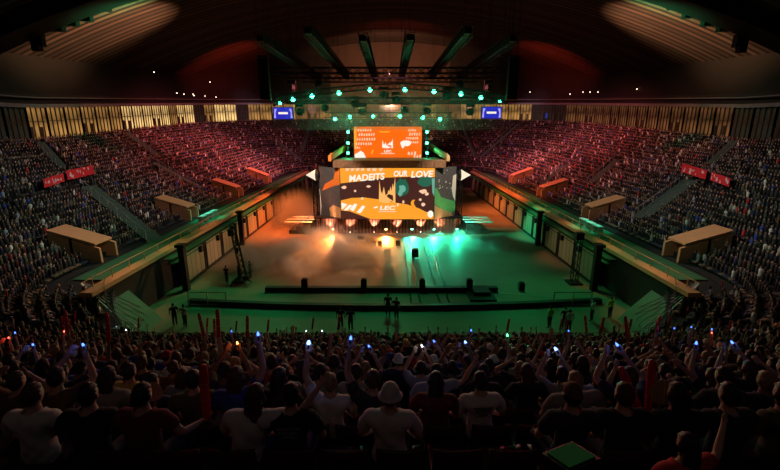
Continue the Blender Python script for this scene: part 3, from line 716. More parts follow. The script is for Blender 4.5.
# ---------------------------------------------------------------- things on the floor
M_cable = mat('black cable ramp', (.012, .012, .012), .6)
for i, x in enumerate((1.7, 2.45, 4.1, 4.9)):
    g = MB(); k = 12; ptsx = [x+.06*math.sin(j*1.7+i) for j in range(k+1)]
    for j in range(k):
        y0 = 31.2+(52.3-31.2)*j/k; y1 = 31.2+(52.3-31.2)*(j+1)/k
        g.prism([(-.09, 0), (-.05, .05), (.05, .05), (.09, 0)], lambda a_, b_, t, j=j, y0=y0, y1=y1: ((ptsx[j] if t == 0 else ptsx[j+1])+a_, y0 if t == 0 else y1, b_), 1)
    o = g.build('cable_ramp', M_cable, loc=(x, 41.7, 0)); tag(o, 'black cable ramp running across the floor to the stage, %s from the left' % ROWN[i], 'cable', 'black cable ramps across the floor')
# long low barriers
g = MB(); a = atz(266, 291, 0); b = atz(497, 291, 0)
g.box(((a.x+b.x)/2, a.y, .2), (b.x-a.x, .5, .4)); g.box(((a.x+b.x)/2, a.y-.3, .03), (b.x-a.x, .5, .06)); o = g.build('low_barrier', M_black, loc=((a.x+b.x)/2, a.y, 0)); YA = a.y
tag(o, 'long straight black low barrier across the middle of the floor', 'barrier')
g = MB(); k = 36; P = []
for i in range(k+1):
    px = 190+(600-190)*i/k; t = (px-390)/200; py = 309-5.5*t*t; P.append(atz(px, py, 0))
for a, b in zip(P, P[1:]):
    d = (b-a).normalized(); nr = Vector((-d.y, d.x, 0)); g.prism([(-.25, 0), (-.25, .4), (.2, .4), (.3, 0)], lambda u_, v_, t, a=a, b=b, nr=nr: (a if t == 0 else b)+nr*u_+Vector((0, 0, v_)), 1)
o = g.build('low_barrier', M_black, loc=(0, 30.5, 0)); tag(o, 'long curved black low barrier in front of the near audience', 'barrier')
for i, px in enumerate((305, 364, 422, 469, 521)):
    p = atz(px, 290, 0); p.y = YA if px < 500 else p.y; p.x = (px-390)/F*(p.y*CT+14*ST)
    z0 = .4 if px < 500 else 0
    g = MB(); g.box((0, 0, .38+z0/2 if 0 else .35), (.5, .45, .7)); g.box((0, -.24, .38), (.4, .03, .5), 1); g.box((0, 0, .74), (.3, .3, .08)); o = g.build('floor_monitor', [M_black, M_rig]); o.location = (p.x, p.y, z0)
    tag(o, 'small black monitor box %s, %s from the left' % ('on the straight barrier' if px < 500 else 'standing right of the straight barrier', ROWN[i]), 'monitor')
a = atz(472, 302, 0); b = atz(500, 288, 0)
g = MB(); g.box((0, 0, .08), (2.2, 3.0, .16)); g.box((.1, .2, .3), (1.4, 1.6, .3)); o = g.build('equipment_riser', M_black); o.location = (7.7, 33.6, 0); tag(o, 'black square equipment riser at the right end of the straight barrier', 'riser')
g = MB(); g.box((0, 0, .01), (6, .08, .02)); o = g.build('floor_tape', mat('pale tape', (.5, .5, .45), .6)); o.location = (11, 33.6, 0); o.rotation_euler.z = -.2; tag(o, 'thin pale tape line on the green-lit floor right of the riser', 'tape')
# cases in front of the stage
def case(px, py, w, h, lab, lid=True):
    w *= .68; h *= .8
    p = atz(px, py, 0); o = empty('equipment_case', p); g = MB(); g.box((0, 0, h/2+.06), (w, w*.8, h)); 
    for sx in (-1, 1):
        for sy in (-1, 1): g.box((sx*w/2, sy*w*.4, h/2+.06), (.06, .06, h+.02))
    g.build('body', M_dark, o); g = MB(); g.box((0, 0, h+.1), (w*1.05, w*.85, .1)); g.build('lid', M_black, o)
    for sx in (-1, 1):
        for sy in (-1, 1): g = MB(); g.bar((sx*w*.4-.03, sy*w*.3, .03), (sx*w*.4+.03, sy*w*.3, .03), .035, 8); g.build('wheel', M_black, o)
    tag(o, lab, 'case')
case(387.5, 257, .95, 1.0, 'tall dark case alone on the floor, left of the cable ramps')
case(415, 257, .95, 1.0, 'tall dark case standing in the teal light beside the cable ramps')
case(343, 247, .75, .75, 'left one of two dark cases near the orange floodlight'); case(348.5, 247, .6, .75, 'right one of two dark cases near the orange floodlight')
case(374, 246.5, .7, .7, 'left one of two dark cases left of the centre floodlight'); case(380, 246.5, .6, .7, 'right one of two dark cases left of the centre floodlight')
case(398, 246, .7, .7, 'small dark case just right of the centre floodlight')
# lit desk
p = atz(361, 247, 0); o = empty('player_desk', p); g = MB(); g.box((0, 0, .8), (1.1, .7, .08)); g.build('desk_top', M_pwhite, o); g = MB()
for sx in (-.5, .5):
    for sy in (-.3, .3): MB().bar((sx, sy, 0), (sx, sy, .8), .03).build('leg', M_black, o)
g = MB(); g.box((0, .1, 1.1), (.7, .05, .4)); g.box((0, .1, .87), (.2, .2, .08)); g.build('monitor', M_frame, o); tag(o, 'small pale topped desk with a monitor in front of the stage', 'desk')
# camera crane on the left
jb = atz(240, 283, 0); o = empty('camera_crane', jb); tag(o, 'black camera crane with tall arm on the left of the floor', 'camera crane')
g = MB(); 
for t in (0, 2.1, 4.2): g.bar((0, 0, .7), (1.1*math.cos(t), 1.1*math.sin(t), .1), .06, 6)
g.bar((0, 0, .3), (0, 0, 1.7), .13, 8); g.box((.0, 0, .25), (1.1, 1.1, .2)); g.build('tripod', M_black, o)
g = MB(); truss_between(g, (.55, -.4, .9), (-1.0, 2.0, 4.9), .42, .5, .05); g.box((-.3, .8, 2.9), (.25, .25, .5)); g.build('arm', M_black, o)
g = MB(); g.box((-1.1, 2.15, 4.3), (.55, .9, .6)); g.bar((-1.05, 2.1, 4.9), (-1.1, 2.15, 4.4), .08); g.lathe([(.1, 0), (.16, .3)], c=(-1.1, 2.6, 4.3), R=Quaternion((1, 0, 0), -PI/2).to_matrix()); g.build('camera', M_black, o)
g = MB(); g.box((.85, -.6, .75), (.5, .4, .4)); g.bar((.6, -.4, .9), (1.2, .3, 1.1), .05); g.build('counterweight', M_black, o)
# scaffold and silhouettes at the right edge
p = atz(578, 283, 0); o = empty('follow_spot_tower', (16.9, 36.3, 0)); tag(o, 'black slim lighting tower in front of the right gate panels', 'tower')
g = MB(); truss_between(g, (0, 0, .1), (0.02, 0, 4.2), .5, .6, .04); g.box((0, 0, .08), (1.2, 1.2, .16)); g.build('mast', M_black, o); g = MB(); g.box((0, 0, 4.5), (.7, .6, .6)); g.build('lamp_head', M_black, o)
for s in (-1, 1):
    g = MB(); g.lathe([(.32, 0), (.42, .2), (.2, .6), (.04, .7)], n=10); sd = 'left' if s < 0 else 'right'
# teal lit tables on walkways
for s, px, py in ((-1, 208, 211), (1, 591, 222)):
    g = MB()
    for k in range(3): g.box((0, -1.6+1.6*k, .7), (.6, 1.3, .07)); 
    for k in range(3):
        for sy in (-.55, .55): g.box((0, -1.6+1.6*k+sy, .35), (.5, .06, .7))
    d = ray(px, py); X = s*(HW+1.7); t = X/d.x; o = g.build('walkway_table', mat('pale teal table', (.5, .75, .68), .5)); o.location = (X, d.y*t, 3.46)
    tag(o, 'pale table row under teal light on the %s walkway' % ('left' if s < 0 else 'right'), 'table')
    lamp('SPOT', (X*.97, d.y*t, 9), 900, (.03, 1, .6), (X, d.y*t, 3.5), angle=55, blend=.6)
# ---------------------------------------------------------------- people
SKIN = [mat('light skin', (.55, .33, .23), .6), mat('tan skin', (.42, .24, .15), .6), mat('brown skin', (.24, .13, .08), .6)]
M_hair = {'dark-haired': mat('dark brown hair', (.018, .012, .009), .5, noise=.4, nscale=40), 'brown-haired': mat('brown hair', (.07, .035, .018), .5, noise=.4, nscale=40), 'fair-haired': mat('fair hair', (.3, .19, .08), .5, noise=.3, nscale=40)}
SHIRT = {'black': (.015, .015, .018), 'charcoal': (.04, .04, .045), 'navy': (.02, .03, .09), 'grey': (.28, .27, .26), 'white': (.7, .68, .64), 'maroon': (.16, .02, .03), 'red': (.5, .03, .03), 'blue': (.03, .06, .4), 'olive': (.1, .1, .05), 'pale blue': (.3, .38, .55), 'yellow': (.6, .42, .06), 'lime': (.35, .6, .08), 'brown': (.15, .08, .04)}
M_shirt = {k: mat(k+' cotton', v, .9, noise=.15, nscale=8, bump=.3) for k, v in SHIRT.items()}
M_pants = [mat('dark denim', (.03, .04, .07), .9, noise=.2, nscale=20), mat('black trousers', (.012, .012, .014), .9), mat('khaki shorts', (.2, .15, .09), .9)]
M_shoe = mat('worn shoes', (.08, .08, .08), .7)
M_eye = mat('eye', (.02, .015, .01), .3)
def V(*a): return Vector(a)
def joints(pose):
    seated = not pose.startswith('stand')
    J = {}
    lean = {'seatlean': .10}.get(pose, 0)
    if seated:
        J['pel'] = V(0, 0, .56); J['sp'] = V(lean*.3, -.03, .76); J['ch'] = V(lean*.7, -.01, .96); J['nk'] = V(lean, .01, 1.1); J['hd'] = V(lean*1.2, .03, 1.245)
        for s, n in ((-1, 'l'), (1, 'r')):
            J['hip'+n] = V(s*.09, .03, .53); J['kn'+n] = V(s*.14, .43, .52); J['an'+n] = V(s*.13, .44, .09); J['toe'+n] = V(s*.15, .58, .04)
    else:
        J['pel'] = V(0, 0, .95); J['sp'] = V(0, -.01, 1.14); J['ch'] = V(0, 0, 1.33); J['nk'] = V(0, .01, 1.48); J['hd'] = V(0, .03, 1.62)
        for s, n in ((-1, 'l'), (1, 'r')):
            J['hip'+n] = V(s*.09, 0, .9); J['kn'+n] = V(s*.1, .02, .49); J['an'+n] = V(s*.1, -.02, .09); J['toe'+n] = V(s*.12, .13, .04)
    c = J['ch']
    A = {'down': ((.2, -.02, .09), (.29, .04, -.16), (.2, .26, -.3)), 'hang': ((.2, -.01, .09), (.27, -.03, -.18), (.27, .04, -.42)),
         'up': ((.19, 0, .12), (.3, .08, .36), (.27, .12, .62)), 'v': ((.19, 0, .12), (.42, .05, .3), (.5, .1, .56)),
         'fwd': ((.2, .0, .09), (.27, .2, -.03), (.13, .4, .12)), 'head': ((.19, 0, .11), (.42, .04, .2), (.2, .04, .38)), 'phone': ((.19, .0, .1), (.27, .24, .14), (.12, .38, .36)),
         'hips': ((.2, -.01, .09), (.36, -.06, -.14), (.2, .06, -.3)), 'low': ((.2, 0, .09), (.36, .02, -.1), (.43, .24, -.14)), 'side': ((.19, 0, .1), (.44, .1, .08), (.62, .26, .3))}
    arms = {'seatrest': ('down', 'down'), 'seatright': ('down', 'up'), 'seatleft': ('up', 'down'), 'seatboth': ('v', 'v'), 'seatclap': ('fwd', 'fwd'), 'seatphone': ('phone', 'phone'), 'seatlean': ('down', 'side'), 'seatside': ('low', 'low'), 'seathead': ('head', 'head'),
            'standrest': ('hang', 'hang'), 'standhips': ('hips', 'hang'), 'standup': ('hang', 'up'), 'standboth': ('up', 'v')}[pose]
    for s, n, a in ((-1, 'l', arms[0]), (1, 'r', arms[1])):
        for q, o in zip(('sh', 'el', 'wr'), A[a]): J[q+n] = c+V(s*o[0], o[1], o[2])
        d = (J['wr'+n]-J['el'+n]).normalized(); J['pm'+n] = J['wr'+n]+d*.07
    J['arms'] = arms; return J
def skin_obj(verts, edges, radii, root):
    me = bpy.data.meshes.new('sk'); me.from_pydata(verts, edges, []); o = bpy.data.objects.new('sk', me); COL.objects.link(o)
    md = o.modifiers.new('s', 'SKIN'); sv = me.skin_vertices[0].data
    for i, r in enumerate(radii): sv[i].radius = r if isinstance(r, tuple) else (r, r); sv[i].use_root = (i == root)
    md.branch_smoothing = .4; sb = o.modifiers.new('u', 'SUBSURF'); sb.levels = sb.render_levels = 2
    return o
def head_mesh(g, c):
    """shaped head: cranium, jaw, nose, ears, lips, brow (looks toward +Y)"""
    nu, nv = 24, 18; vs = []
    for j in range(nv+1):
        ph = PI*j/nv; z = math.cos(ph); r = math.sin(ph)
        for i in range(nu):
            th = 2*PI*i/nu; x = r*math.sin(th); y = r*math.cos(th)
            X, Y, Z = x*.076, y*.094, z*.118
            if Z < 0: X *= 1+Z*2.6; Y = Y*(1+Z*1.6)+(-Z*.12 if y > 0 else Z*-.1)
            if y > 0:
                k = math.exp(-((x/.22)**2+((z+.12)/.16)**2)); Y += .026*k
                k = math.exp(-((x/.4)**2+((z+.42)/.07)**2)); Y += .007*k
                k = math.exp(-(((abs(x)-.38)/.16)**2+((z-.02)/.1)**2)); Y -= .009*k
                k = math.exp(-((x/.6)**2+((z-.2)/.09)**2)); Y += .005*k
            vs.append(c+V(X, Y, Z))
    fs = []
    for j in range(nv):
        for i in range(nu): fs.append((j*nu+i, (j+1)*nu+i, (j+1)*nu+(i+1) % nu, j*nu+(i+1) % nu))
    g.add(vs, fs)
    for s in (-1, 1):
        g.lathe([(.005, -.012), (.024, -.008), (.03, 0), (.02, .008), (.004, .01)], c=c+V(s*.078, -.008, -.005), n=10, R=(Quaternion((0, 1, 0), s*PI/2-s*.3) @ Quaternion((0, 0, 1), 0)).to_matrix())
def make_proto(pose):
    J = joints(pose); names = ['pel', 'sp', 'ch', 'nk', 'hdb']; J['hdb'] = J['hd']-V(0, 0, .04)
    R = {'pel': (.15, .115), 'sp': (.135, .1), 'ch': (.155, .11), 'nk': .055, 'hdb': .06}
    E = [('pel', 'sp'), ('sp', 'ch'), ('ch', 'nk'), ('nk', 'hdb')]
    for n in 'lr':
        R.update({'hip'+n: .1, 'kn'+n: .062, 'an'+n: .04, 'toe'+n: .035, 'sh'+n: .068, 'el'+n: .043, 'wr'+n: (.026, .026), 'pm'+n: (.034, .026)})
        J['th'+n] = J['hip'+n].lerp(J['kn'+n], .45); R['th'+n] = .085; J['cf'+n] = J['kn'+n].lerp(J['an'+n], .35); R['cf'+n] = .058; J['fa'+n] = J['el'+n].lerp(J['wr'+n], .3); R['fa'+n] = .042
        names += [q+n for q in ('hip', 'th', 'kn', 'cf', 'an', 'toe', 'sh', 'el', 'fa', 'wr', 'pm')]
        E += [('pel', 'hip'+n), ('hip'+n, 'th'+n), ('th'+n, 'kn'+n), ('kn'+n, 'cf'+n), ('cf'+n, 'an'+n), ('an'+n, 'toe'+n), ('ch', 'sh'+n), ('sh'+n, 'el'+n), ('el'+n, 'fa'+n), ('fa'+n, 'wr'+n), ('wr'+n, 'pm'+n)]
    ix = {q: i for i, q in enumerate(names)}
    so = skin_obj([J[q] for q in names], [(ix[a], ix[b]) for a, b in E], [R[q] for q in names], 0)
    dg = bpy.context.evaluated_depsgraph_get(); me = bpy.data.meshes.new_from_object(so.evaluated_get(dg))
    g = MB(); g.add([tuple(v.co) for v in me.vertices], [tuple(p.vertices) for p in me.polygons]); bpy.data.objects.remove(so)
    head_mesh(g, J['hd']+V(0, .005, 0))
    tips = {}
    for s, n in ((-1, 'l'), (1, 'r')):
        d = (J['pm'+n]-J['wr'+n]).normalized(); sd = d.cross(V(0, 1, .2)).normalized()
        if sd.length < .1: sd = V(1, 0, 0)
        if sd.x*s > 0: sd = -sd       # thumb side points to the middle
        pn = d.cross(sd).normalized()
        if pn.y < 0: pn = -pn
        curl = .45 if J['arms'][0 if s < 0 else 1] in ('up', 'v') else .7
        for k, L in enumerate((.068, .078, .073, .058)):
            b0 = J['pm'+n]+sd*(.027-.018*k)+d*.012; m1 = b0+(d+sd*(.12-.09*k)).normalized()*L*.5+pn*L*.1*curl; t1 = m1+(d*(1-curl*.5)+pn*curl).normalized()*L*.5
            g.bar(b0-d*.02, m1, .0105, 6, .0095); g.bar(m1-(t1-m1)*.1, t1, .0095, 6, .0075)
        b0 = J['wr'+n]+d*.03+sd*.022; m1 = b0+(sd*.8+d*.7).normalized()*.038; t1 = m1+(d*.9+sd*.2+pn*.3).normalized()*.032
        g.bar(b0, m1, .013, 6, .011); g.bar(m1, t1, .011, 6, .009)
        tips[n] = (J['pm'+n].copy(), d.copy())
    o = g.build('person_body', SKIN[0])
    rm = o.modifiers.new('r', 'REMESH'); rm.mode = 'VOXEL'; rm.voxel_size = .0105; rm.use_smooth_shade = True
    s2_ = o.modifiers.new('sm', 'SMOOTH'); s2_.factor = .5; s2_.iterations = 2
    dg = bpy.context.evaluated_depsgraph_get(); me = bpy.data.meshes.new_from_object(o.evaluated_get(dg)); bpy.data.objects.remove(o)
    me.name = 'person_body'
    # --- clothes: shells lifted off the body by nearest bone
    nv = len(me.vertices); co = np.empty(nv*3); me.vertices.foreach_get('co', co); co = co.reshape(-1, 3); no = np.empty(nv*3); me.vertices.foreach_get('normal', no); no = no.reshape(-1, 3)
    bones = [(a, b) for a, b in E if 'hdb' not in (a, b)]+[('hdb', 'hd')]
    best = np.full(nv, 9.); bi = np.zeros(nv, int); bt = np.zeros(nv)
    for k, (a, b) in enumerate(bones):
        A_, B_ = np.array(J[a]), np.array(J[b]); d = B_-A_; t = np.clip(((co-A_) @ d)/(d @ d), 0, 1); ra = R.get(a, .06); rb = R.get(b, .06); ra = ra[0] if isinstance(ra, tuple) else ra; rb = rb[0] if isinstance(rb, tuple) else rb
        dist = np.linalg.norm(co-(A_+t[:, None]*d), axis=1)-(ra+(rb-ra)*t)*.8
        m = dist < best; best[m] = dist[m]; bi[m] = k; bt[m] = t[m]
    bn = [a+'>'+b for a, b in bones]
    def isb(*keys): return np.isin(bi, [i for i, q in enumerate(bn) if any(q.startswith(k) for k in keys)])
    shirt = isb('sp>', 'ch>sh') | (isb('ch>nk') & (bt < .55)) | (isb('pel>sp') & (bt > .05)) | isb('shl>', 'shr>') & (bt < .62)
    pants = isb('pel>hip', 'hip', 'th', 'kn') | (isb('cf') & (bt < .75)) | (isb('pel>sp') & (bt <= .25))
    shoes = isb('anl', 'anr') | (isb('cf') & (bt > .85))
    hd = J['hd']; rel = co-np.array(hd); isH = rel[:, 2] > -.1
    isH &= np.linalg.norm(rel*np.array([1, 1, .8]), axis=1) < .14
    hairs = isH & ((rel[:, 2] > .062-(.0)) | (rel[:, 1] < -.012+.25*rel[:, 2]) & (rel[:, 2] > -.075)) & (np.abs(rel[:, 0]) < .095)
    hairl = isH & ((rel[:, 2] > .06) | (rel[:, 1] < .01)) & (rel[:, 2] > -.11)
    cap = isH & (rel[:, 2] > .028+.12*rel[:, 1])
    polys = [tuple(p.vertices) for p in me.polygons]
    def shell(mask, off, name, xtra=None, m=None, puff=None):
        lift = off if puff is None else off+puff
        p = co+no*(lift[:, None] if not np.isscalar(lift) else lift)
        sel = [f for f in polys if all(mask[i] for i in f)]
        used = sorted({i for f in sel for i in f}); mp = {i: k for k, i in enumerate(used)}
        g = MB(); g.add([tuple(p[i]) for i in used], [tuple(mp[i] for i in f) for f in sel])
        if xtra: xtra(g)
        ob = g.build(name, m, smooth=True); mm = ob.data; bpy.data.objects.remove(ob); return mm
    torso = isb('sp>', 'pel>sp', 'ch>')
    P = {'body': me, 'J': J, 'tips': tips}
    wr = .0025*np.sin(co[:, 2]*31+co[:, 0]*34)+.0025*np.sin(co[:, 0]*47-co[:, 2]*26+2*np.sin(co[:, 2]*14))
    P['shirt'] = shell(shirt, .012, 'shirt', m=M_shirt['black'], puff=np.where(torso, .012, .008)+wr)
    P['trousers'] = shell(pants, .012, 'trousers', m=M_pants[0], puff=wr*.6)
    P['shoes'] = shell(shoes, .008, 'shoes', m=M_shoe)
    nz = .005*np.sin(co[:, 0]*160)*np.sin(co[:, 2]*130)
    P['short'] = shell(hairs, .013, 'hair', m=M_hair['dark-haired'], puff=nz)
    def tail(g):
        vs = []; n = 12; prof = [(.078, .03), (.09, -.05), (.088, -.12), (.08, -.19), (.05, -.25)]
        for w, z in prof:
            for k in range(n): t = 2*PI*k/n; vs.append(hd+V(w*math.cos(t), -.06-.02*abs(z)*8+.038*math.sin(t), z))
        g.add(vs, [(j*n+k, j*n+(k+1) % n, (j+1)*n+(k+1) % n, (j+1)*n+k) for j in range(4) for k in range(n)]+[tuple(range(4*n, 5*n))])
    P['long'] = shell(hairl, .014, 'hair', tail, M_hair['dark-haired'], puff=nz)
    def peak(g):
        g.prism([(-.07, .07), (-.06, .13), (-.02, .165), (.02, .165), (.06, .13), (.07, .07)], lambda a, b, t: hd+V(a, b, .035-.12*(b-.07)+t), .008)
    P['cap'] = shell(cap, .016, 'cap', peak, M_shirt['black'])
    def brim(g): g.lathe([(.085, .035), (.105, .02), (.122, .0), (.12, -.006), (.1, .012), (.08, .025)], c=hd, n=24)
    P['hat'] = shell(cap, .02, 'sun_hat', brim, M_shirt['white'])
    return P
PROTO = {}
def proto(p):
    if p not in PROTO: PROTO[p] = make_proto(p)
    return PROTO[p]
def mk_person(pose, loc, rz, shirt, hair='short', hairc='dark-haired', hat=None, hatc='white', pants=0, skin=0, scale=1.):
    P = proto(pose)
    def ob(name, me, m, parent=None):
        o = bpy.data.objects.new(name, me); COL.objects.link(o)
        o.material_slots[0].link = 'OBJECT'; o.material_slots[0].material = m
        if parent: o.parent = parent
        return o
    b = ob('person', P['body'], SKIN[skin]); b.location = loc; b.rotation_euler.z = rz; b.scale = (scale,)*3
    ob('shirt', P['shirt'], M_shirt[shirt], b); ob('trousers', P['trousers'], M_pants[pants], b); ob('shoes', P['shoes'], M_shoe, b)
    if hair != 'none': ob('hair', P['long' if hair == 'long' else 'short'], M_hair[hairc], b)
    if hat == 'cap': ob('cap', P['cap'], M_shirt[hatc], b)
    if hat == 'sun hat': ob('sun_hat', P['hat'], M_shirt[hatc], b)
    b['_pose'] = pose; return b
def hand_world(b, pose, n):
    p, d = proto(pose)['tips'][n]; M = Matrix.Translation(b.location) @ Matrix.Rotation(b.rotation_euler.z, 4, 'Z') @ Matrix.Diagonal((b.scale[0],)*3+(1,))
    return M @ p, (M.to_3x3() @ d).normalized()
# --- seat places
def places(D, spacing):
    spc = (spacing, .4)
    ol = outline(D, .1); out = []; acc = spacing*.5*random.random()
    for (x, y, nx, ny, w), (x2, y2, *_r) in zip(ol, ol[1:]):
        L = math.hypot(x2-x, y2-y); acc += L; spacing = spc[1] if w > .5 else spc[0]
        if acc >= spacing: acc -= spacing; out.append((x, y, nx, ny, w))
    return out
def blocked(x, y, D, w):
    for A_, B_, hw in AISLES:
        dx, dy = B_.x-A_.x, B_.y-A_.y; L2 = dx*dx+dy*dy; t = ((x-A_.x)*dx+(y-A_.y)*dy)/L2
        if -.02 < t < 1.02 and abs((x-A_.x)*dy-(y-A_.y)*dx)/math.sqrt(L2) < hw+.22: return True
    if w > .75:
        if D < 4.0: return True
        if abs(x) > HW:
            s = -1 if x < 0 else 1
            for vs_, vy, vw, d0, d1 in VOM:
                if vs_ == s and abs(y-vy) < vw/2+.35 and d0-.3 < D < d1+.3: return True
            if abs(D-13.6) < .6 : return (rng.random() < .55)
    elif .3 < w < .42 and D > 0: return True
    if w < .1 and (abs(abs(x)-11.5) < .55 and D < 17): return True
    return False
STEP_BACK = .15
allp = []
for k in range(1, NROW):
    # people of this row sit on the edge between tread k and the next one; feet on tread k
    De = ROW*k; D = De+STEP_BACK
    for (x, y, nx, ny, w) in places(D, .52):
        if w > .5: continue
        if y < 1.2 and abs(x) < 60 and D > 22.6: continue
        if rng.random() < .05: continue
        if blocked(x, y, D, w): continue
        z = tier(ROW*(k-1), y, w)
        allp.append((x, y, z, nx, ny, w, k))
for k in range(1, 38):
    D = .7*k+.15
    for (x, y, nx, ny, w) in places(D, .52):
        if w <= .5 or rng.random() < .05 or D > 25.6 or blocked(x, y, D, w): continue
        D2 = D+(rng.random()-.5)*.12; allp.append((x, y, tier(ROW*(int(D/ROW)), y, w)-.3, nx, ny, w, min(k, 29)))
def head_px(p): return proj((p[0], p[1], p[2]+1.25))
# ---- hero people, placed along their rows
heroes = []
def row_y(k): return YN-(ROW*k+STEP_BACK)
def row_z(k): return .6+.495*ROW*(k-1)
def hero(px, k, pose, shirt, label, **kw):
    y = row_y(k); z = row_z(k); zz = z+1.25; dep = (y)*CT-(zz-14)*ST; x = (px-390)/F*dep; heroes.append((x, y, z, k)); 
    rz = kw.pop('rz', random.uniform(-.12, .12))
    b = mk_person(pose, (x, y, z), rz, shirt, **kw); tag(b, label, 'person'); return b
hero(290, 24, 'seatrest', 'black', 'dark-haired person in black t-shirt with faded back print, left of the white-hatted person')
hero(390, 24, 'seatrest', 'white', 'person in white hat and white shirt seated alone at bottom centre', hair='short', hat='sun hat', hatc='white')
hero(242, 24, 'seatlean', 'white', 'person in pale shirt leaning right, arm stretched, left of the black t-shirt with print', hair='long', hairc='brown-haired')
hero(481, 23, 'seatrest', 'white', 'dark-haired person in pale t-shirt with printed back, right of the white-hatted person')
hero(436, 23, 'seatrest', 'maroon', 'person with long dark hair in maroon top between white hat and printed pale shirt', hair='long')
hero(566, 23, 'seatlean', 'grey', 'fair short-haired person in grey shirt at lower right of centre', hairc='fair-haired', skin=0)
hero(528, 22, 'seatrest', 'black', 'dark-haired person in black top just right of the printed pale shirt', hair='long', hairc='brown-haired')
hero(283, 22, 'seatrest', 'grey', 'leftmost of three people in plain grey t-shirts sitting together')
hero(320, 22, 'seatrest', 'grey', 'middle one of three people in plain grey t-shirts sitting together')
hero(356, 22, 'seatrest', 'grey', 'rightmost of three people in plain grey t-shirts sitting together')
hero(428, 22, 'seatlean', 'pale blue', 'person in pale blue shirt with right arm out, behind the white-hatted person')
hero(399, 20, 'seatrest', 'navy', 'person in white sun hat and navy shirt above the white-hatted person', hat='sun hat')
hero(128, 22, 'seatrest', 'yellow', 'person in yellow shirt in the dark lower left crowd')
hero(30, 24, 'seatrest', 'white', 'person in white t-shirt nearest the lower left corner', hairc='brown-haired')
hero(14, 23, 'seathead', 'brown', 'person in brown top with both arms up at the left edge', hairc='brown-haired')
hero(140, 24, 'seatside', 'maroon', 'person in maroon shirt holding one tall red stick upright at lower left')
hero(86, 24, 'seatside', 'black', 'person in black holding up a round patterned fan at lower left')
hero(626, 24, 'seatside', 'black', 'person in black raising a pair of red sticks at lower right', hairc='brown-haired')
hero(574, 24, 'seatrest', 'charcoal', 'person in tan cap hunched left of the pair of red sticks', hat='cap', hatc='brown')
hero(732, 24, 'seatside', 'charcoal', 'person holding up a large round tan fan at lower right')
hero(684, 25, 'seatlean', 'red', scale=.8, label='person in bright red jacket at the bottom right', hair='long')
hero(667, 22, 'seathead', 'olive', 'person in olive shirt with both hands at the head, right of the red sticks')
hero(788, 24, 'seatrest', 'olive', 'person in olive shirt low at the right edge', hair='long')
hero(680, 24, 'seatrest', 'black', 'person in black beside the large round tan fan', hair='long')
hero(60, 22, 'seatphone', 'black', 'person in black raising a phone at the lower left')
# standing people on the floor and edges
def stander(px, py, Y, pose, shirt, label, rz=0, **kw):
    p = at(px, py, Y); z = kw.pop('z', 0); b = mk_person(pose, (p.x, Y, z), rz, shirt, **kw); tag(b, label, 'person'); return b
stander(340, 300, 27.2, 'standrest', 'black', 'left one of two people standing dark against the green floor, left of centre')
stander(350, 300, 27.0, 'standhips', 'charcoal', 'right one of two people standing dark against the green floor, left of centre', rz=.3)
stander(388, 300, 29.4, 'standrest', 'black', 'left and taller of two people standing in front at the centre', scale=1.05)
stander(396.5, 300, 28.9, 'standhips', 'maroon', 'right one of two people standing in front at the centre', rz=-.4)
stander(552, 300, 27.4, 'standrest', 'lime', 'person in lime shirt standing on the green floor at the right', rz=.5)
stander(567, 300, 27.2, 'standhips', 'black', 'person in black standing beside the one in the lime shirt')
stander(572, 300, 26.8, 'standrest', 'white', 'person in white t-shirt standing right of the one in the lime shirt')
stander(594, 300, 28.5, 'standhips', 'white', 'person in white shirt standing by the right barrier frame', rz=.7)
stander(612, 300, 29.0, 'standup', 'lime', 'person in green vest with one arm raised near the right barrier frame', rz=.3)
stander(182, 300, 27.6, 'standhips', 'grey', 'person in grey shirt standing at the left front of the floor', rz=-.4)
stander(172, 300, 27.8, 'standrest', 'black', 'person in black standing left of the one in the grey shirt', rz=.6)
stander(228, 290, 36.2, 'standrest', 'black', 'person in black standing left of the camera crane', rz=-.5)
stander(252, 290, 37.5, 'standhips', 'charcoal', 'person in charcoal standing right of the camera crane', rz=1.4)
stander(666, 262, 33.5, 'standrest', 'black', 'dark figure standing on the walkway by the nearest right entrance tunnel', z=3.46) if 0 else None
NHERO = len([o for o in bpy.data.objects if o.name.startswith('person') and o.get('label')])
# ---- the rest of the 300 nearest
cand = []
used_row = {}
for (x, y, z, nx, ny, w, k) in allp:
    h = proj((x, y, z+1.2))
    if not h or h[2] < 2.5 or not (-12 < h[0] < 792) or h[1] > 478: continue
    if w < .2 and any(kk == k and abs(x-hx) < .47 for hx, hy, hz, kk in heroes): continue
    if w < .2 and k == 24 and (305 < h[0] < 372 or 415 < h[0] < 590): continue
    if w < .2 and k == 25: continue
    if (k >= 26 and w < .6) or w > .5: continue
    cand.append((h[2], x, y, z, nx, ny, w, k, h))
cand.sort(key=lambda c: c[0]); near = cand[:298-NHERO]; neark = {(c[1], c[2]) for c in near}
farp = [p for p in allp if (p[0], p[1]) not in neark and (p[6] < 22 or p[5] > .4)]
farp += [(c[1], c[2], c[3], c[4], c[5], c[6], c[7]) for c in cand[298-NHERO:] if c[7] >= 22 and c[6] <= .4]
POS = ['seatrest']*16+['seatright', 'seatleft', 'seatclap', 'seatclap', 'seatclap', 'seatphone', 'seatphone', 'seatlean', 'seathead']
SH = ['black']*7+['charcoal']*4+['navy']*3+['grey']*3+['white']*2+['maroon', 'red', 'blue', 'blue', 'olive', 'pale blue', 'brown']
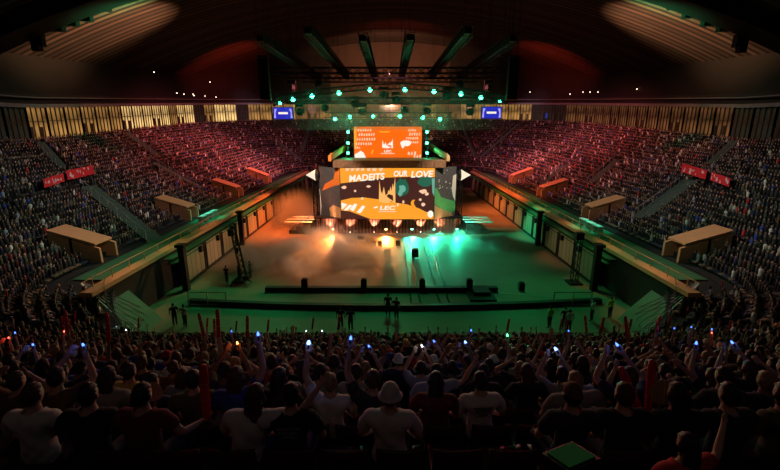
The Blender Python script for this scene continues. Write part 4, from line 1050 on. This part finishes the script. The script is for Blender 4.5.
# phones / light sticks to be held up near these photo positions: (px, py, colour)
GL = [(16, 333, 'b'), (41, 354, 'b'), (83, 361, 'b'), (5, 352, 'r'), (190, 379, 'B'), (228, 357, 'o'), (232, 391, 'o'), (244, 382, 'b'), (306, 360, 'B'), (315, 400, 'b'), (472, 355, 'B'), (409, 403, 'B'), (552, 373, 'B'), (614, 364, 'b'), (571, 327, 'b'), (663, 325, 'b'), (672, 329, 'b'), (690, 323, 'b'), (705, 316, 'b'), (717, 330, 'r'), (694, 346, 'b'), (739, 350, 'b'), (632, 308, 'b'), (222, 320, 'o'), (236, 316, 'b'), (306, 322, 'w'), (324, 326, 'w'), (369, 345, 'b'), (469, 331, 'b'), (510, 340, 'g'), (62, 309, 'r'), (130, 318, 'w'), (265, 345, 'b'), (352, 347, 'b'), (440, 365, 'b'), (425, 352, 'w')]
RP = [('seatright', 'r'), ('seatleft', 'l'), ('seatphone', 'r')]
for p_ in ('seatright', 'seatleft', 'seatphone'): proto(p_)
assign = {}; glows = []
for gi, (gx, gy, gc) in enumerate(GL):
    bestd = None
    for ci, c in enumerate(near):
        if ci in assign: continue
        if abs(c[8][0]-gx) > 60 or abs(c[8][1]-gy) > 70: continue
        for pz, hn in RP:
            q, d = proto(pz)['tips'][hn]; ang = math.atan2(-c[4], -c[5])
            M = Matrix.Translation((c[1], c[2], c[3])) @ Matrix.Rotation(-math.atan2(-c[4], -c[5]), 4, 'Z'); h = proj(M @ q)
            dd = math.hypot(h[0]-gx, h[1]-gy)
            if bestd is None or dd < bestd[0]: bestd = (dd, ci, pz, hn)
    if bestd and bestd[0] < 25: assign[bestd[1]] = (bestd[2], bestd[3], gc)
    elif bestd is None or bestd[0] >= 25: pass
POSE_T = {'seatrest': 'arms down', 'seatright': 'right arm up', 'seatleft': 'left arm up', 'seatboth': 'both arms up', 'seatclap': 'hands together', 'seatphone': 'hands held high', 'seatlean': 'one arm out', 'seathead': 'hands at head'}
recs = []
for ci, c in enumerate(near):
    dep, x, y, z, nx, ny, w, k, h = c
    pose = random.choice(POS); hn = None; gc = None
    if ci in assign: pose, hn, gc = assign[ci]
    if dep < 6.2 and pose not in ('seatrest', 'seatclap') and not gc: pose = 'seatrest'
    rz = -math.atan2(-nx, -ny)
    shirt = random.choice(SH); hair = random.choice(['short', 'short', 'long']); hc = random.choice(['dark-haired']*4+['brown-haired']*2+['fair-haired'])
    hat = random.choice([None]*9+['cap']); hatc = random.choice(['white', 'black', 'red', 'navy'])
    b = mk_person(pose, (x, y, z), rz+(0 if hn else random.uniform(-.2, .2)), shirt, hair, hc, hat, hatc, random.choice((0, 0, 1, 1, 2)), random.choice((0, 0, 1, 1, 2)), random.uniform(.94, 1.05))
    recs.append((k, b, shirt, hair, hc, hat, hatc, pose, h[0]))
    if gc: glows.append((b, pose, hn, gc))
# labels: row counted up from the bottom of the picture
by = {}
for r in recs:
    k, b, shirt, hair, hc, hat, hatc, pose, px = r
    hh = ('long ' if hair == 'long' else 'short ')+hc.split('-')[0]+' hair'
    if hat: hh = hatc+' '+hat
    by.setdefault((k, shirt, hh, POSE_T[pose]), []).append((px, b))
for (k, shirt, hh, pt), L in by.items():
    L.sort(key=lambda t: t[0]); side = None
    row = {25: 'first', 24: 'second', 23: 'third', 22: 'fourth', 21: 'fifth', 20: 'sixth', 19: 'seventh', 18: 'eighth', 17: 'ninth', 16: 'tenth', 15: 'eleventh', 14: 'twelfth', 13: 'thirteenth', 12: 'fourteenth', 11: 'fifteenth', 10: 'sixteenth'}.get(k, 'upper')
    for i, (px, b) in enumerate(L):
        t = '%s shirt, %s, %s, %s row up' % (shirt, hh, pt, row)
        if len(L) > 1: t += ', %s such from left' % ROWN[min(i, 9)]
        tag(b, t, 'person', 'seated spectators in the near stand')
# ---- glowing sticks, clappers, fans
LC = {'b': ('blue', (.06, .16, 1), 5, .014), 'B': ('bright blue-white', (.14, .28, 1), 6, .022), 'r': ('red', (1, .08, .05), 8, .014), 'o': ('orange', (1, .25, .06), 9, .015), 'w': ('white', (.7, .8, 1), 8, .012), 'g': ('green', (.1, 1, .4), 7, .014)}
def light_stick(p, d, gc, label):
    nm, c, e, r = LC[gc]; R = d.to_track_quat('Z', 'Y').to_matrix()
    o = empty('light_stick', p)
    g = MB(); g.lathe([(.012, -.07), (.014, -.06), (.014, .05), (.018, .06)], n=8, R=R); g.build('handle', M_black, o)
    g = MB(); g.lathe([(r*.5, .05), (r, .06), (r, .08), (r*.6, .1), (.004, .105)], n=10, R=R); g.build('glowing_tip', emis(nm+' glow', c, e), o)
    tag(o, label, 'light', 'glowing light sticks in the near stand')
    lamp('POINT', p+d*.1+Vector((0, -.06, .06)), (.5 if gc in 'Bor' else .2), c, rad=.04)
cnt = {}
info = []
for b, pose, hn, gc in glows:
    p, d = hand_world(b, pose, hn); q = proj(p); info.append((q[0], q[1], p, d, gc, b))
info.sort(key=lambda t: t[0])
for gx, gy, p, d, gc, b in info:
    cnt.setdefault(gc, 0); i = cnt[gc]; cnt[gc] += 1; tot = sum(1 for t in info if t[4] == gc)
    light_stick(p, d, gc, '%s glowing stick held up in the near crowd, %s such from left' % (LC[gc][0], (ROWN+['eleventh', 'twelfth', 'thirteenth', 'fourteenth', 'fifteenth', 'sixteenth', 'seventeenth', 'eighteenth', 'nineteenth', 'twentieth', 'twenty-first', 'twenty-second', 'twenty-third', 'twenty-fourth', 'twenty-fifth', 'twenty-sixth'])[i]))
M_clap = mat('glossy red inflated film', (.62, .015, .02), .25, noise=.15, nscale=6)
M_bandp = mat('pale red print', (.6, .12, .1), .5)
def clapper(p, d, L, r, label, group=None):
    R = d.to_track_quat('Z', 'Y').to_matrix(); o = empty('inflatable_clapper', p)
    g = MB(); g.lathe([(r*.15, -.06), (r*.85, -.02), (r, .05), (r, L*.5), (r*.98, L-.08), (r*.75, L-.01), (r*.1, L)], n=16, R=R); g.build('tube', M_clap, o, smooth=True)
    for k in range(2): MB().lathe([(r*1.012, 0), (r*1.012, .012)], c=R @ Vector((0, 0, L*(.35+.3*k))), n=16, R=R).build('printed_band', M_bandp, o)
    tag(o, label, 'inflatable stick', group); return o
P_ = {o.get('label'): o for o in bpy.data.objects if o.get('label')}
hb = P_['person in black raising a pair of red sticks at lower right']
p, d = hand_world(hb, 'seatside', 'r'); p2, d2 = hand_world(hb, 'seatside', 'r'); p2 = p2+Vector((-.05, .04, 0))
clapper(p, Vector((-.02, .1, 1)).normalized(), .62, .04, 'upright one of a pair of long red inflated sticks at lower right')
clapper(p2, Vector((-.5, .1, 1)).normalized(), .58, .04, 'slanting left one of a pair of long red inflated sticks at lower right')
hb = P_['person in maroon shirt holding one tall red stick upright at lower left']; p, d = hand_world(hb, 'seatside', 'r')
clapper(p, Vector((.03, .05, 1)).normalized(), .6, .045, 'tall dark red inflated stick held upright at lower left')
n_ = 0; used_b = {id(t[5]) for t in info}
rs = sorted([r for r in recs if r[7] in ('seatright', 'seatleft', 'seatboth')], key=lambda r: r[8])
for r in rs:
    if any(r[1] == t[5] for t in info): continue
    hn = 'l' if r[7] == 'seatleft' else 'r'; p, d = hand_world(r[1], r[7], hn)
    if n_ < 9 and (r[8] < 260 or r[8] > 560) and r[0] < 22:
        clapper(p, (d+Vector((random.uniform(-.2, .2), .1, .6))).normalized(), .5, .035, 'red inflated stick held up in the middle of the near crowd, %s such from left' % (ROWN+['eleventh', 'twelfth', 'thirteenth', 'fourteenth', 'fifteenth', 'sixteenth', 'seventeenth', 'eighteenth', 'nineteenth', 'twentieth'])[n_], 'red inflated sticks in the near crowd'); n_ += 1
M_fan = stripe_mat('tan woven fan', (.5, .33, .12), (.2, .11, .04), 0, .03, .7, .3, .3)
M_fan2 = mat('pinkish fan paper', (.45, .28, .22), .7, noise=.6, nscale=25)
def fan(hb, pose, hn, r, m, lab):
    p, d = hand_world(hb, pose, hn); o = empty('round_fan', p); R = Quaternion((1, 0, 0), PI/2-.2).to_matrix()
    g = MB(); g.lathe([(r*.96, -.004), (r, 0), (r*.96, .004)], c=(0, .0, r+.17), n=28, R=R); g.lathe([(r*.35, -.006), (r*.38, .006)], c=(0, 0, r+.17), n=20, R=R); g.build('leaf', m, o)
    g = MB(); g.lathe([(r*1.03, -.007), (r*1.03, .007)], c=(0, 0.004, r+.05), n=28, R=R) if 0 else g.bar((0, 0, -.06), (0, 0, .2), .012, 6); g.bar((0, .01, .15), (0, .01, 2*r+.15), .005); g.build('handle', M_wood, o); tag(o, lab, 'fan')
fan(P_['person in black holding up a round patterned fan at lower left'], 'seatside', 'r', .1, M_fan2, 'round pinkish patterned hand fan at the lower left')
fan(P_['person holding up a large round tan fan at lower right'], 'seatside', 'l', .13, M_fan, 'large round tan woven fan at the lower right')
b = at(571, 455, 2.55); g = MB(); R = (Quaternion((0, 0, 1), .25) @ Quaternion((1, 0, 0), -1.75) @ Quaternion((0, 1, 0), -.2)).to_matrix()
g.box((0, 0, 0), (.26, .012, .2), 0, R); g.box(R @ Vector((0, .009, 0)), (.31, .01, .25), 1, R)
o = g.build('green_sheet', [mat('green card', (.004, .4, .1), 1.0), M_black]); o.location = b; tag(o, 'green rectangular sheet with dark edge held at the bottom right', 'sign')

# back prints on two shirts (illegible faint rows)
for lab, col in (('dark-haired person in pale t-shirt with printed back, right of the white-hatted person', 'charcoal'), ('dark-haired person in black t-shirt with faded back print, left of the white-hatted person', 'grey')):
    hb = P_[lab]; r_ = random.Random(3)
    for row in range(3):
        g = MB(); g.box((0, -.152, 1.002-.045*row), (.2, .004, .004))
        n = (9, 7, 4)[row]
        for k in range(n):
            xx = (k-(n-1)/2)*.026; g.box((xx, -.155+.02*abs(xx)*3, 1.02-.045*row), (.017, .006, r_.uniform(.012, .026)))
        g.build('print_line', M_shirt[col], hb)
# ---- seats, bottom rows
M_seat = mat('dark red seat shell', (.07, .006, .01), .35, noise=.2, nscale=3)
def seat_mesh():
    g = MB(); n = 8
    prof = [(.26, .47), (.2, .45), (.05, .44), (-.1, .445), (-.17, .47), (-.2, .55), (-.225, .7), (-.24, .86)]
    vs = []
    for (y, z) in prof:
        for k in range(n+1): u = -1+2*k/n; vs.append((u*.225, y+.03*u*u*(1 if z > .5 else 0), z+.03*u*u*(1 if z < .5 else 0)))
    m = len(vs); vs += [(a, b-.02, c-.02) for a, b, c in vs]; fs = []
    for j in range(len(prof)-1):
        for k in range(n): a = j*(n+1)+k; fs.append((a, a+1, a+n+2, a+n+1)); fs.append((m+a, m+a+n+1, m+a+n+2, m+a+1))
    for k in range(n): fs.append((k, m+k, m+k+1, k+1)); a = (len(prof)-1)*(n+1)+k; fs.append((a, a+1, m+a+1, m+a))
    for j in range(len(prof)-1): a = j*(n+1); fs.append((a, a+n+1, m+a+n+1, m+a)); a += n; fs.append((a, m+a, m+a+n+1, a+n+1))
    g.add(vs, fs); return g
proto_seat = empty('stadium_seat', (0, 0, 0)); shell_ = seat_mesh().build('shell', M_seat, proto_seat, smooth=True)
g = MB(); g.box((0, 0, .22), (.06, .3, .44)); g.box((0, 0, .02), (.2, .3, .04)); g.build('pedestal', M_black, proto_seat)
first = True
for k in (22, 23, 24, 25):
    y = row_y(k); z = row_z(k); n = 0
    xs = np.arange(-3.4, 3.5, .52) if k == 22 else np.arange(-3.0, 3.1, .52) if k == 23 else np.arange(-2.5, 2.6, .52)
    for x in xs:
        s_ = proto_seat if first else copy_tree(proto_seat); first = False
        s_.location = (x, y, z); n += 1
        tag(s_, 'dark red seat shell, %s from left, %s seat row from the bottom' % ((ROWN+['eleventh', 'twelfth', 'thirteenth', 'fourteenth'])[n-1], {25: 'first', 24: 'second', 23: 'third', 22: 'fourth'}[k]), 'seat', 'seat shells at the bottom centre')
# ---- crowd beyond the nearest 300, one object
def lathe_np(prof, n, cx=0, cy=0):
    vs = []; fs = []
    for rx, ry, z, oy in prof:
        for k in range(n): t = 2*PI*(k+.5)/n; vs.append((cx+rx*math.cos(t), cy+oy+ry*math.sin(t), z))
    m = len(prof)
    for j in range(m-1):
        for k in range(n): fs.append((j*n+k, j*n+(k+1) % n, (j+1)*n+(k+1) % n, (j+1)*n+k))
    return vs, fs
def limb(a, b, ra, rb, n=5):
    g = MB(); g.bar(a, b, ra, n, rb); return g.v, [f for f in g.f]
def template(level, arms):
    V_, F_, C_ = [], [], []        # C: 0 skin 1 hair 2 shirt 3 trousers 4 stick
    def put(vf, c):
        n = len(V_); V_.extend(vf[0]); F_.extend([tuple(i+n for i in f) for f in vf[1]]); C_.extend([c]*len(vf[0]))
    n = 8 if level else 6
    face = lathe_np([(.03, .03, 1.12, .0), (.055, .06, 1.15, .03), (.075, .07, 1.22, .035), (.075, .06, 1.3, .03)], n); put(face, 0)
    hair = lathe_np([(.06, .05, 1.17, -.03), (.088, .09, 1.22, -.022), (.09, .1, 1.3, -.005), (.07, .08, 1.355, .0), (.02, .02, 1.375, 0)], n); put(hair, 1)
    body = lathe_np([(.17, .12, .5, 0), (.16, .11, .72, -.01), (.21, .12, .98, 0), (.17, .09, 1.07, 0), (.05, .05, 1.13, .01)], n); put(body, 2)
    for s in (-1, 1):
        if level: put(limb((s*.09, .03, .53), (s*.14, .43, .52), .09, .065), 3); put(limb((s*.14, .43, .52), (s*.13, .45, 0), .06, .045), 3)
        else: put(limb((s*.1, .0, .5), (s*.13, .45, .45), .1, .1, 4), 3)
        a = arms[0 if s < 0 else 1]; sh = (s*.2, 0, 1.03)
        el, wr = {'d': ((s*.29, .05, .8), (s*.18, .28, .66)), 'u': ((s*.3, .08, 1.3), (s*.27, .12, 1.6)), 's': ((s*.3, .08, 1.3), (s*.27, .12, 1.6))}[a]
        if level or a != 'd': put(limb(sh, el, .05, .042), 2); put(limb(el, wr, .038, .03), 0)
        if level and a != 'd': put(lathe_np([(.02, .02, wr[2], 0), (.045, .03, wr[2]+.05, 0), (.03, .02, wr[2]+.12, 0)], 5, wr[0], wr[1]), 0)
        if a == 's': put(limb((wr[0], wr[1], wr[2]-.02), (wr[0]+s*.08, wr[1]+.05, wr[2]+.55), .045, .045, 6), 4)
    return np.array(V_, float), F_, np.array(C_)
T_hi = [template(1, a) for a in ('dd',)*40+('du', 'du', 'ud', 'ud', 'ds')]; T_lo = [template(0, a) for a in ('dd', 'dd', 'dd', 'dd', 'dd', 'du')]
SK = np.array([(.75, .48, .36), (.6, .38, .27), (.45, .28, .2)]); HR = np.array([(.018, .012, .009), (.03, .02, .012), (.08, .045, .02), (.3, .2, .1)])  # skin lightened so far heads read as catching the light
SC = np.array([SHIRT[s] for s in SH]+[(.6, .6, .6), (.7, .7, .68), (.3, .35, .5)])*np.array([.34, .34, .3])  # clothing darkened so the lit-looking heads stand out
PT = np.array([(.03, .04, .07), (.012, .012, .014), (.2, .15, .09)])
AV, AF, AC = [], [], []; off = 0
for (x, y, z, nx, ny, w, k) in farp:
    d = math.hypot(x, y); h = proj((x, y, z+1.2))
    if not h or h[0] < -60 or h[0] > 840 or h[1] > 520: continue
    hi = d < 34
    T = (T_hi if hi else T_lo); 
    T = T[int(rng.integers(len(T)))]
    if w < .3 and k < 5 and 250 < h[0] < 530: T = T_hi[0]
    V0, F0, C0 = T; a = math.atan2(-nx, -ny); a = -a + rng.uniform(-.3, .3); s = rng.uniform(.93, 1.06)*(.86 if w > .5 else 1)
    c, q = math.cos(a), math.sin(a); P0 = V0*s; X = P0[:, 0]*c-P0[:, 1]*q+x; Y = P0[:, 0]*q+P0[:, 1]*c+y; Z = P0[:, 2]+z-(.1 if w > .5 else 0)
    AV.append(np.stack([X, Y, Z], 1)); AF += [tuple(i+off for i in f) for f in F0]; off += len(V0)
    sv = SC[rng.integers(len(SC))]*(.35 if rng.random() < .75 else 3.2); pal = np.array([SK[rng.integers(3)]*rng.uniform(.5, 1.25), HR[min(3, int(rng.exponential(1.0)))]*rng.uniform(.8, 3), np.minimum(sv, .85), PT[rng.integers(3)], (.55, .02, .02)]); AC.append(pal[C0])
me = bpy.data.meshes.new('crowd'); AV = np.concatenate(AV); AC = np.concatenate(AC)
me.vertices.add(len(AV)); me.vertices.foreach_set('co', AV.ravel())
lt = np.array([len(f) for f in AF], np.int32); ls = np.concatenate([[0], np.cumsum(lt)[:-1]]).astype(np.int32); li = np.fromiter((i for f in AF for i in f), np.int32)
me.loops.add(len(li)); me.loops.foreach_set('vertex_index', li); me.polygons.add(len(lt)); me.polygons.foreach_set('loop_start', ls); me.polygons.foreach_set('loop_total', lt)
at_ = me.attributes.new('crowd_lit_colour', 'FLOAT_COLOR', 'POINT'); at_.data.foreach_set('color', np.concatenate([AC, np.ones((len(AC), 1))], 1).ravel())
me.update(calc_edges=True)
mc = bpy.data.materials.new('crowd clothing'); mc.use_nodes = True; nt = mc.node_tree; an = nt.nodes.new('ShaderNodeAttribute'); an.attribute_name = 'crowd_lit_colour'
nt.links.new(an.outputs['Color'], nt.nodes['Principled BSDF'].inputs['Base Color']); nt.nodes['Principled BSDF'].inputs['Roughness'].default_value = .8
me.materials.append(mc); o = bpy.data.objects.new('crowd', me); COL.objects.link(o)
tag(o, 'thousands of seated spectators filling the side, far and front stands', 'crowd', kind='stuff')
print('crowd', len(lt), 'near', len(near), 'far', len(farp), 'glows', len(info))
# front rail of the near stand
M_railn = mat('dull handrail', (.12, .12, .11), .5, .4)
g = MB(); ol = [p for p in outline(.35, .8) if p[4] < .9]
# order: left part then right part
L_ = [p for p in ol if p[0] <= 0]; R_ = [p for p in ol if p[0] > 0]
for sd, part in (('left', sorted(L_, key=lambda p: -p[0])), ('right', sorted(R_, key=lambda p: p[0]))):
    g = MB()
    for a, b in zip(part, part[1:]):
        za, zb = tier(0, a[1], a[4]), tier(0, b[1], b[4])
        for hh in (.5, 1.0): g.bar((a[0], a[1], za+hh), (b[0], b[1], zb+hh), .025, 4)
        g.bar((a[0], a[1], za), (a[0], a[1], za+1.0), .025, 4)
    o = g.build('front_railing', M_railn, loc=(0, 24, 1)); tag(o, 'thin pale railing along the front of the near stand, %s half' % sd, 'railing')
# small step lights on the corner stairs
for s in (-1, 1):
    sd = 'left' if s < 0 else 'right'; o = empty('lit_stair', (s*22, 26, 3)); tag(o, 'dark corner stair dotted with small bluish step lights at the %s edge' % sd, 'stairs'); 
    for e_ in ((0,) if s < 0 else (0, 1)):
        g = MB(); g2 = MB()
        a_ = -PI/2-PI/2*.37
        for k in range(26):
            D = ROW*k+.4; cxx, cyy = -(HW-RN), YN+RN; aa = a_+e_*.05; x = cxx+(RN+D)*math.cos(aa); y = cyy+(RN+D)*math.sin(aa); x *= -s
            z = tier(ROW*k, y, .37); g.box((x, y, z+.04), (.8, .5, .08)); 
            for q in (0,): g2.lathe([(.03, 0), (.035, .03), (.01, .05)], c=(x, y, z+.12), n=6)
        t_ = g.build('tread', M_step, o); t_.matrix_parent_inverse = Matrix.Translation(o.location).inverted(); t_ = g2.build('step_light', emis('bluish step light', (.5, .65, 1), 1.2), o); t_.matrix_parent_inverse = Matrix.Translation(o.location).inverted()
# ---------------------------------------------------------------- light
w = bpy.data.worlds.new('night'); sc.world = w; w.use_nodes = True; w.node_tree.nodes['Background'].inputs[0].default_value = (.05, .04, .06, 1); w.node_tree.nodes['Background'].inputs[1].default_value = .02
G = (.03, 1, .38); RD = (1, .12, .1)
# stage front: wash onto the fascia, printed panels, header
for x in (-9, 9): lamp('SPOT', (x, 46, 17), 9000, (1, .8, .62), (x*.8, 54, 6), angle=45, blend=.7)
lamp('SPOT', (0, 48, 18), 1200, (1, .55, .3), (SX, 54, 9), angle=60, blend=.8)
# floor washes
lamp('SPOT', (11, 52, 17.5), 3200, (.03, .9, .4), (11, 42, 0), angle=40, blend=1)
lamp('SPOT', (0, 44, 17.5), 2600, (.02, 1, .3), (0, 24.5, 0), angle=62, blend=1)
lamp('SPOT', (-12, 44, 16.5), 3400, (.02, 1, .3), (-15, 29, 0), angle=55, blend=1)
lamp('SPOT', (12, 44, 16.5), 3400, (.02, 1, .3), (15, 29, 0), angle=55, blend=1)
lamp('SPOT', (-4, 50, 17), 9000, (1, .42, .2), (-5.5, 43, 0), angle=50, blend=1)
lamp('SPOT', (-12, 56, 13), 22000, (1, .16, .03), (-13, 57, 0), angle=80, blend=1)
lamp('SPOT', (11.5, 62, 15), 12000, (1, .2, .05), (17, 66, 0), angle=75, blend=1)
for s in (-1, 1):
    # gate and coping washes
    lamp('SPOT', (s*11, 66, 8), 6000, (1, .24, .06), (s*18.5, 62 if s < 0 else 72, 1.2), angle=60, blend=.9)
    lamp('SPOT', (s*11, 52, 9), 1500 if s < 0 else 5000, (1, .6, .3) if s < 0 else (.03, 1, .5), (s*18.5, 53, 1.2), angle=40 if s > 0 else 60, blend=.9)
    lamp('SPOT', (s*8, 42, 10), 900, (1, .7, .4), (s*18.5, 43, 1.8), angle=38, blend=.9)
    for y in (29, 36, 44, 53, 63, 75, 88): lamp('SPOT', (s*20.8, y, 15), 1500, (1, .42, .2), (s*20, y, 3.6), angle=30, blend=1)
    # stands: red on the far half, dim teal and warm on the near half
    for y, e, c in ((66, 24000, (1, .2, .2)), (84, 58000, (1, .2, .22)), (102, 34000, (.95, .25, .32)), (48, 10500, (.9, .62, .6)), (34, 5000, (.5, .8, .68))):
        lamp('SPOT', (s*6, min(y, 80)-4, 21), e, c, (s*33, y, 8), angle=62, blend=1, rad=.3)
    lamp('SPOT', (s*12, 40, 15), 800, G, (s*21.5, 36, 3.4), angle=60, blend=1)
    lamp('SPOT', (s*14, 62, 12), 1500, G, (s*21.5, 54, 3.4), angle=50, blend=1)
    # ceiling washes
    lamp('SPOT', (s*20, 60, 19), 36000, (1, .5, .26), (s*37, 60, 27), angle=58, blend=1)
    lamp('SPOT', (s*22, 53, 19), 26000, (.15, 1, .35), (s*33, 52, 29.5), angle=55, blend=1)
    lamp('SPOT', (s*22, 84, 20), 16000, (1, .07, .03), (s*36, 100, 28), angle=55, blend=1)
lamp('SPOT', (2, 84, 23), 6000, (1, .09, .04), (2, 116, 35), angle=75, blend=1)
lamp('SPOT', (0, 96, 22), 26000, (1, .5, .28), (0, 127, 25), angle=110, blend=1)
lamp('SPOT', (8, 92, 24), 16000, (1, .6, .8), (-32, 112, 19.6), angle=12, blend=1); lamp('SPOT', (-8, 92, 24), 16000, (1, .6, .8), (32, 112, 19.6), angle=12, blend=1)
lamp('SPOT', (0, 60, 21), 5000, (.9, .25, .35), (0, 118, 12), angle=75, blend=1)
for s in (-1, 1): lamp('SPOT', (s*14, 46, 20), 9000, (1, .5, .5), (s*26, 24, 6), angle=55, blend=1); lamp('SPOT', (s*20, 50, 19.5), 2500, (.3, 1, .5), (s*45, 62, 17.5), angle=50, blend=1)
# crowd in front: rim light from the rig and dim house light
for x, c, e in ((-9, (.2, 1, .45), 1300), (9, (.2, 1, .45), 1300), (-16, (1, .15, .2), 6000), (16, (1, .15, .2), 6000), (0, (1, .8, .7), 1700)):
    lamp('SPOT', (x, 48, 19), e, c, (x*.6, 8, 9), angle=60, blend=1, rad=.3)
for x, c in ((-14, (1, .45, .3)), (0, (1, .8, .75)), (14, (.8, .6, 1))):
    lamp('AREA', (x, -3, 24), 14, c, (x*.6, 8, 8), size=3)
# ---------------------------------------------------------------- haze over the floor
def haze(name, lo, hi, dens, lab, col=(1, 1, 1), scale=.18, fmin=.45, fmax=.7, lo_=.08):
    g = MB(); g.box([(a+b)/2 for a, b in zip(lo, hi)], [b-a for a, b in zip(lo, hi)])
    m = bpy.data.materials.new(name); m.use_nodes = True; nt = m.node_tree; nt.nodes.clear()
    out = nt.nodes.new('ShaderNodeOutputMaterial'); pv = nt.nodes.new('ShaderNodeVolumePrincipled'); tc = nt.nodes.new('ShaderNodeTexCoord'); nz = nt.nodes.new('ShaderNodeTexNoise')
    nz.inputs['Scale'].default_value = scale; nz.inputs['Detail'].default_value = 5; nz.inputs['Distortion'].default_value = .6
    nt.links.new(tc.outputs['Object'], nz.inputs['Vector']); mr = nt.nodes.new('ShaderNodeMapRange'); mr.inputs['From Min'].default_value = fmin; mr.inputs['From Max'].default_value = fmax; mr.inputs['To Min'].default_value = dens*lo_; mr.inputs['To Max'].default_value = dens
    nt.links.new(nz.outputs['Fac'], mr.inputs['Value'])
    # fade with height and towards the edges, so the smoke has no box outline
    sp = nt.nodes.new('ShaderNodeSeparateXYZ'); nt.links.new(tc.outputs['Generated'], sp.inputs[0]); prod = mr.outputs[0]
    for ax, (f0, f1) in enumerate(((.5, .15), (.5, .15), (1.0, .1))):
        if ax < 2:
            s1 = nt.nodes.new('ShaderNodeMath'); s1.operation = 'SUBTRACT'; s1.inputs[1].default_value = .5; nt.links.new(sp.outputs[ax], s1.inputs[0])
            s2 = nt.nodes.new('ShaderNodeMath'); s2.operation = 'ABSOLUTE'; nt.links.new(s1.outputs[0], s2.inputs[0]); src = s2.outputs[0]
        else: src = sp.outputs[2]
        r = nt.nodes.new('ShaderNodeMapRange'); r.interpolation_type = 'SMOOTHSTEP'; r.inputs['From Min'].default_value = f1; r.inputs['From Max'].default_value = f0; r.inputs['To Min'].default_value = 1; r.inputs['To Max'].default_value = 0
        nt.links.new(src, r.inputs['Value']); mu = nt.nodes.new('ShaderNodeMath'); mu.operation = 'MULTIPLY'; nt.links.new(prod, mu.inputs[0]); nt.links.new(r.outputs[0], mu.inputs[1]); prod = mu.outputs[0]
    nt.links.new(prod, pv.inputs['Density']); pv.inputs['Color'].default_value = (*col, 1); pv.inputs['Anisotropy'].default_value = .2
    nt.links.new(pv.outputs[0], out.inputs['Volume']); o = g.build(name, m); tag(o, lab, 'smoke', kind='stuff'); return o
haze('side_smoke', (-17.5, 54, .05), (-10, 76, 5), 1.0, 'pinkish smoke drifting between the stage and the left gates', scale=.3, fmin=.35)
haze('stage_smoke', (-18, 35.5, .05), (3, 52, 3.0), 2.0, 'pale smoke drifting over the left half of the floor', scale=.3, fmin=.5, fmax=.68, lo_=.02)
lamp('SPOT', (-3, 52.5, 6), 5000, (1, .5, .28), (-11, 42, .5), angle=75, blend=1)
haze('halo_haze', (-17, 53.5, 13.5), (17, 56.2, 20), .2, 'thin added haze giving the row of stage lamps a green halo', scale=.5, fmin=.1)  # haze box added to give the green lamps their halo
haze('floor_smoke', (3.2, 44, .05), (16, 53.6, 3.2), .5, 'thin smoke lit teal at the stage foot', scale=.4, fmin=.4)
# ---------------------------------------------------------------- camera
cd = bpy.data.cameras.new('camera'); cd.sensor_fit = 'HORIZONTAL'; cd.sensor_width = 36; cd.lens = 36*F/780; cd.clip_start = .1; cd.clip_end = 400
co_ = bpy.data.objects.new('camera', cd); COL.objects.link(co_); co_.location = EYE; co_.rotation_euler = (PI/2-TILT, 0, 0); sc.camera = co_
sc.view_settings.view_transform = 'Standard'; sc.view_settings.look = 'None'; sc.view_settings.gamma = 1; sc.view_settings.exposure = 0; sc.view_settings.use_curve_mapping = False
sc.cycles.use_denoising = True; sc.cycles.sample_clamp_indirect = 4; sc.cycles.max_bounces = 4; sc.cycles.diffuse_bounces = 2; sc.cycles.volume_bounces = 0; sc.cycles.volume_step_rate = .6; sc.cycles.volume_max_steps = 160
for l in bpy.data.lights: 
    if l.type == 'POINT': l.energy *= 1
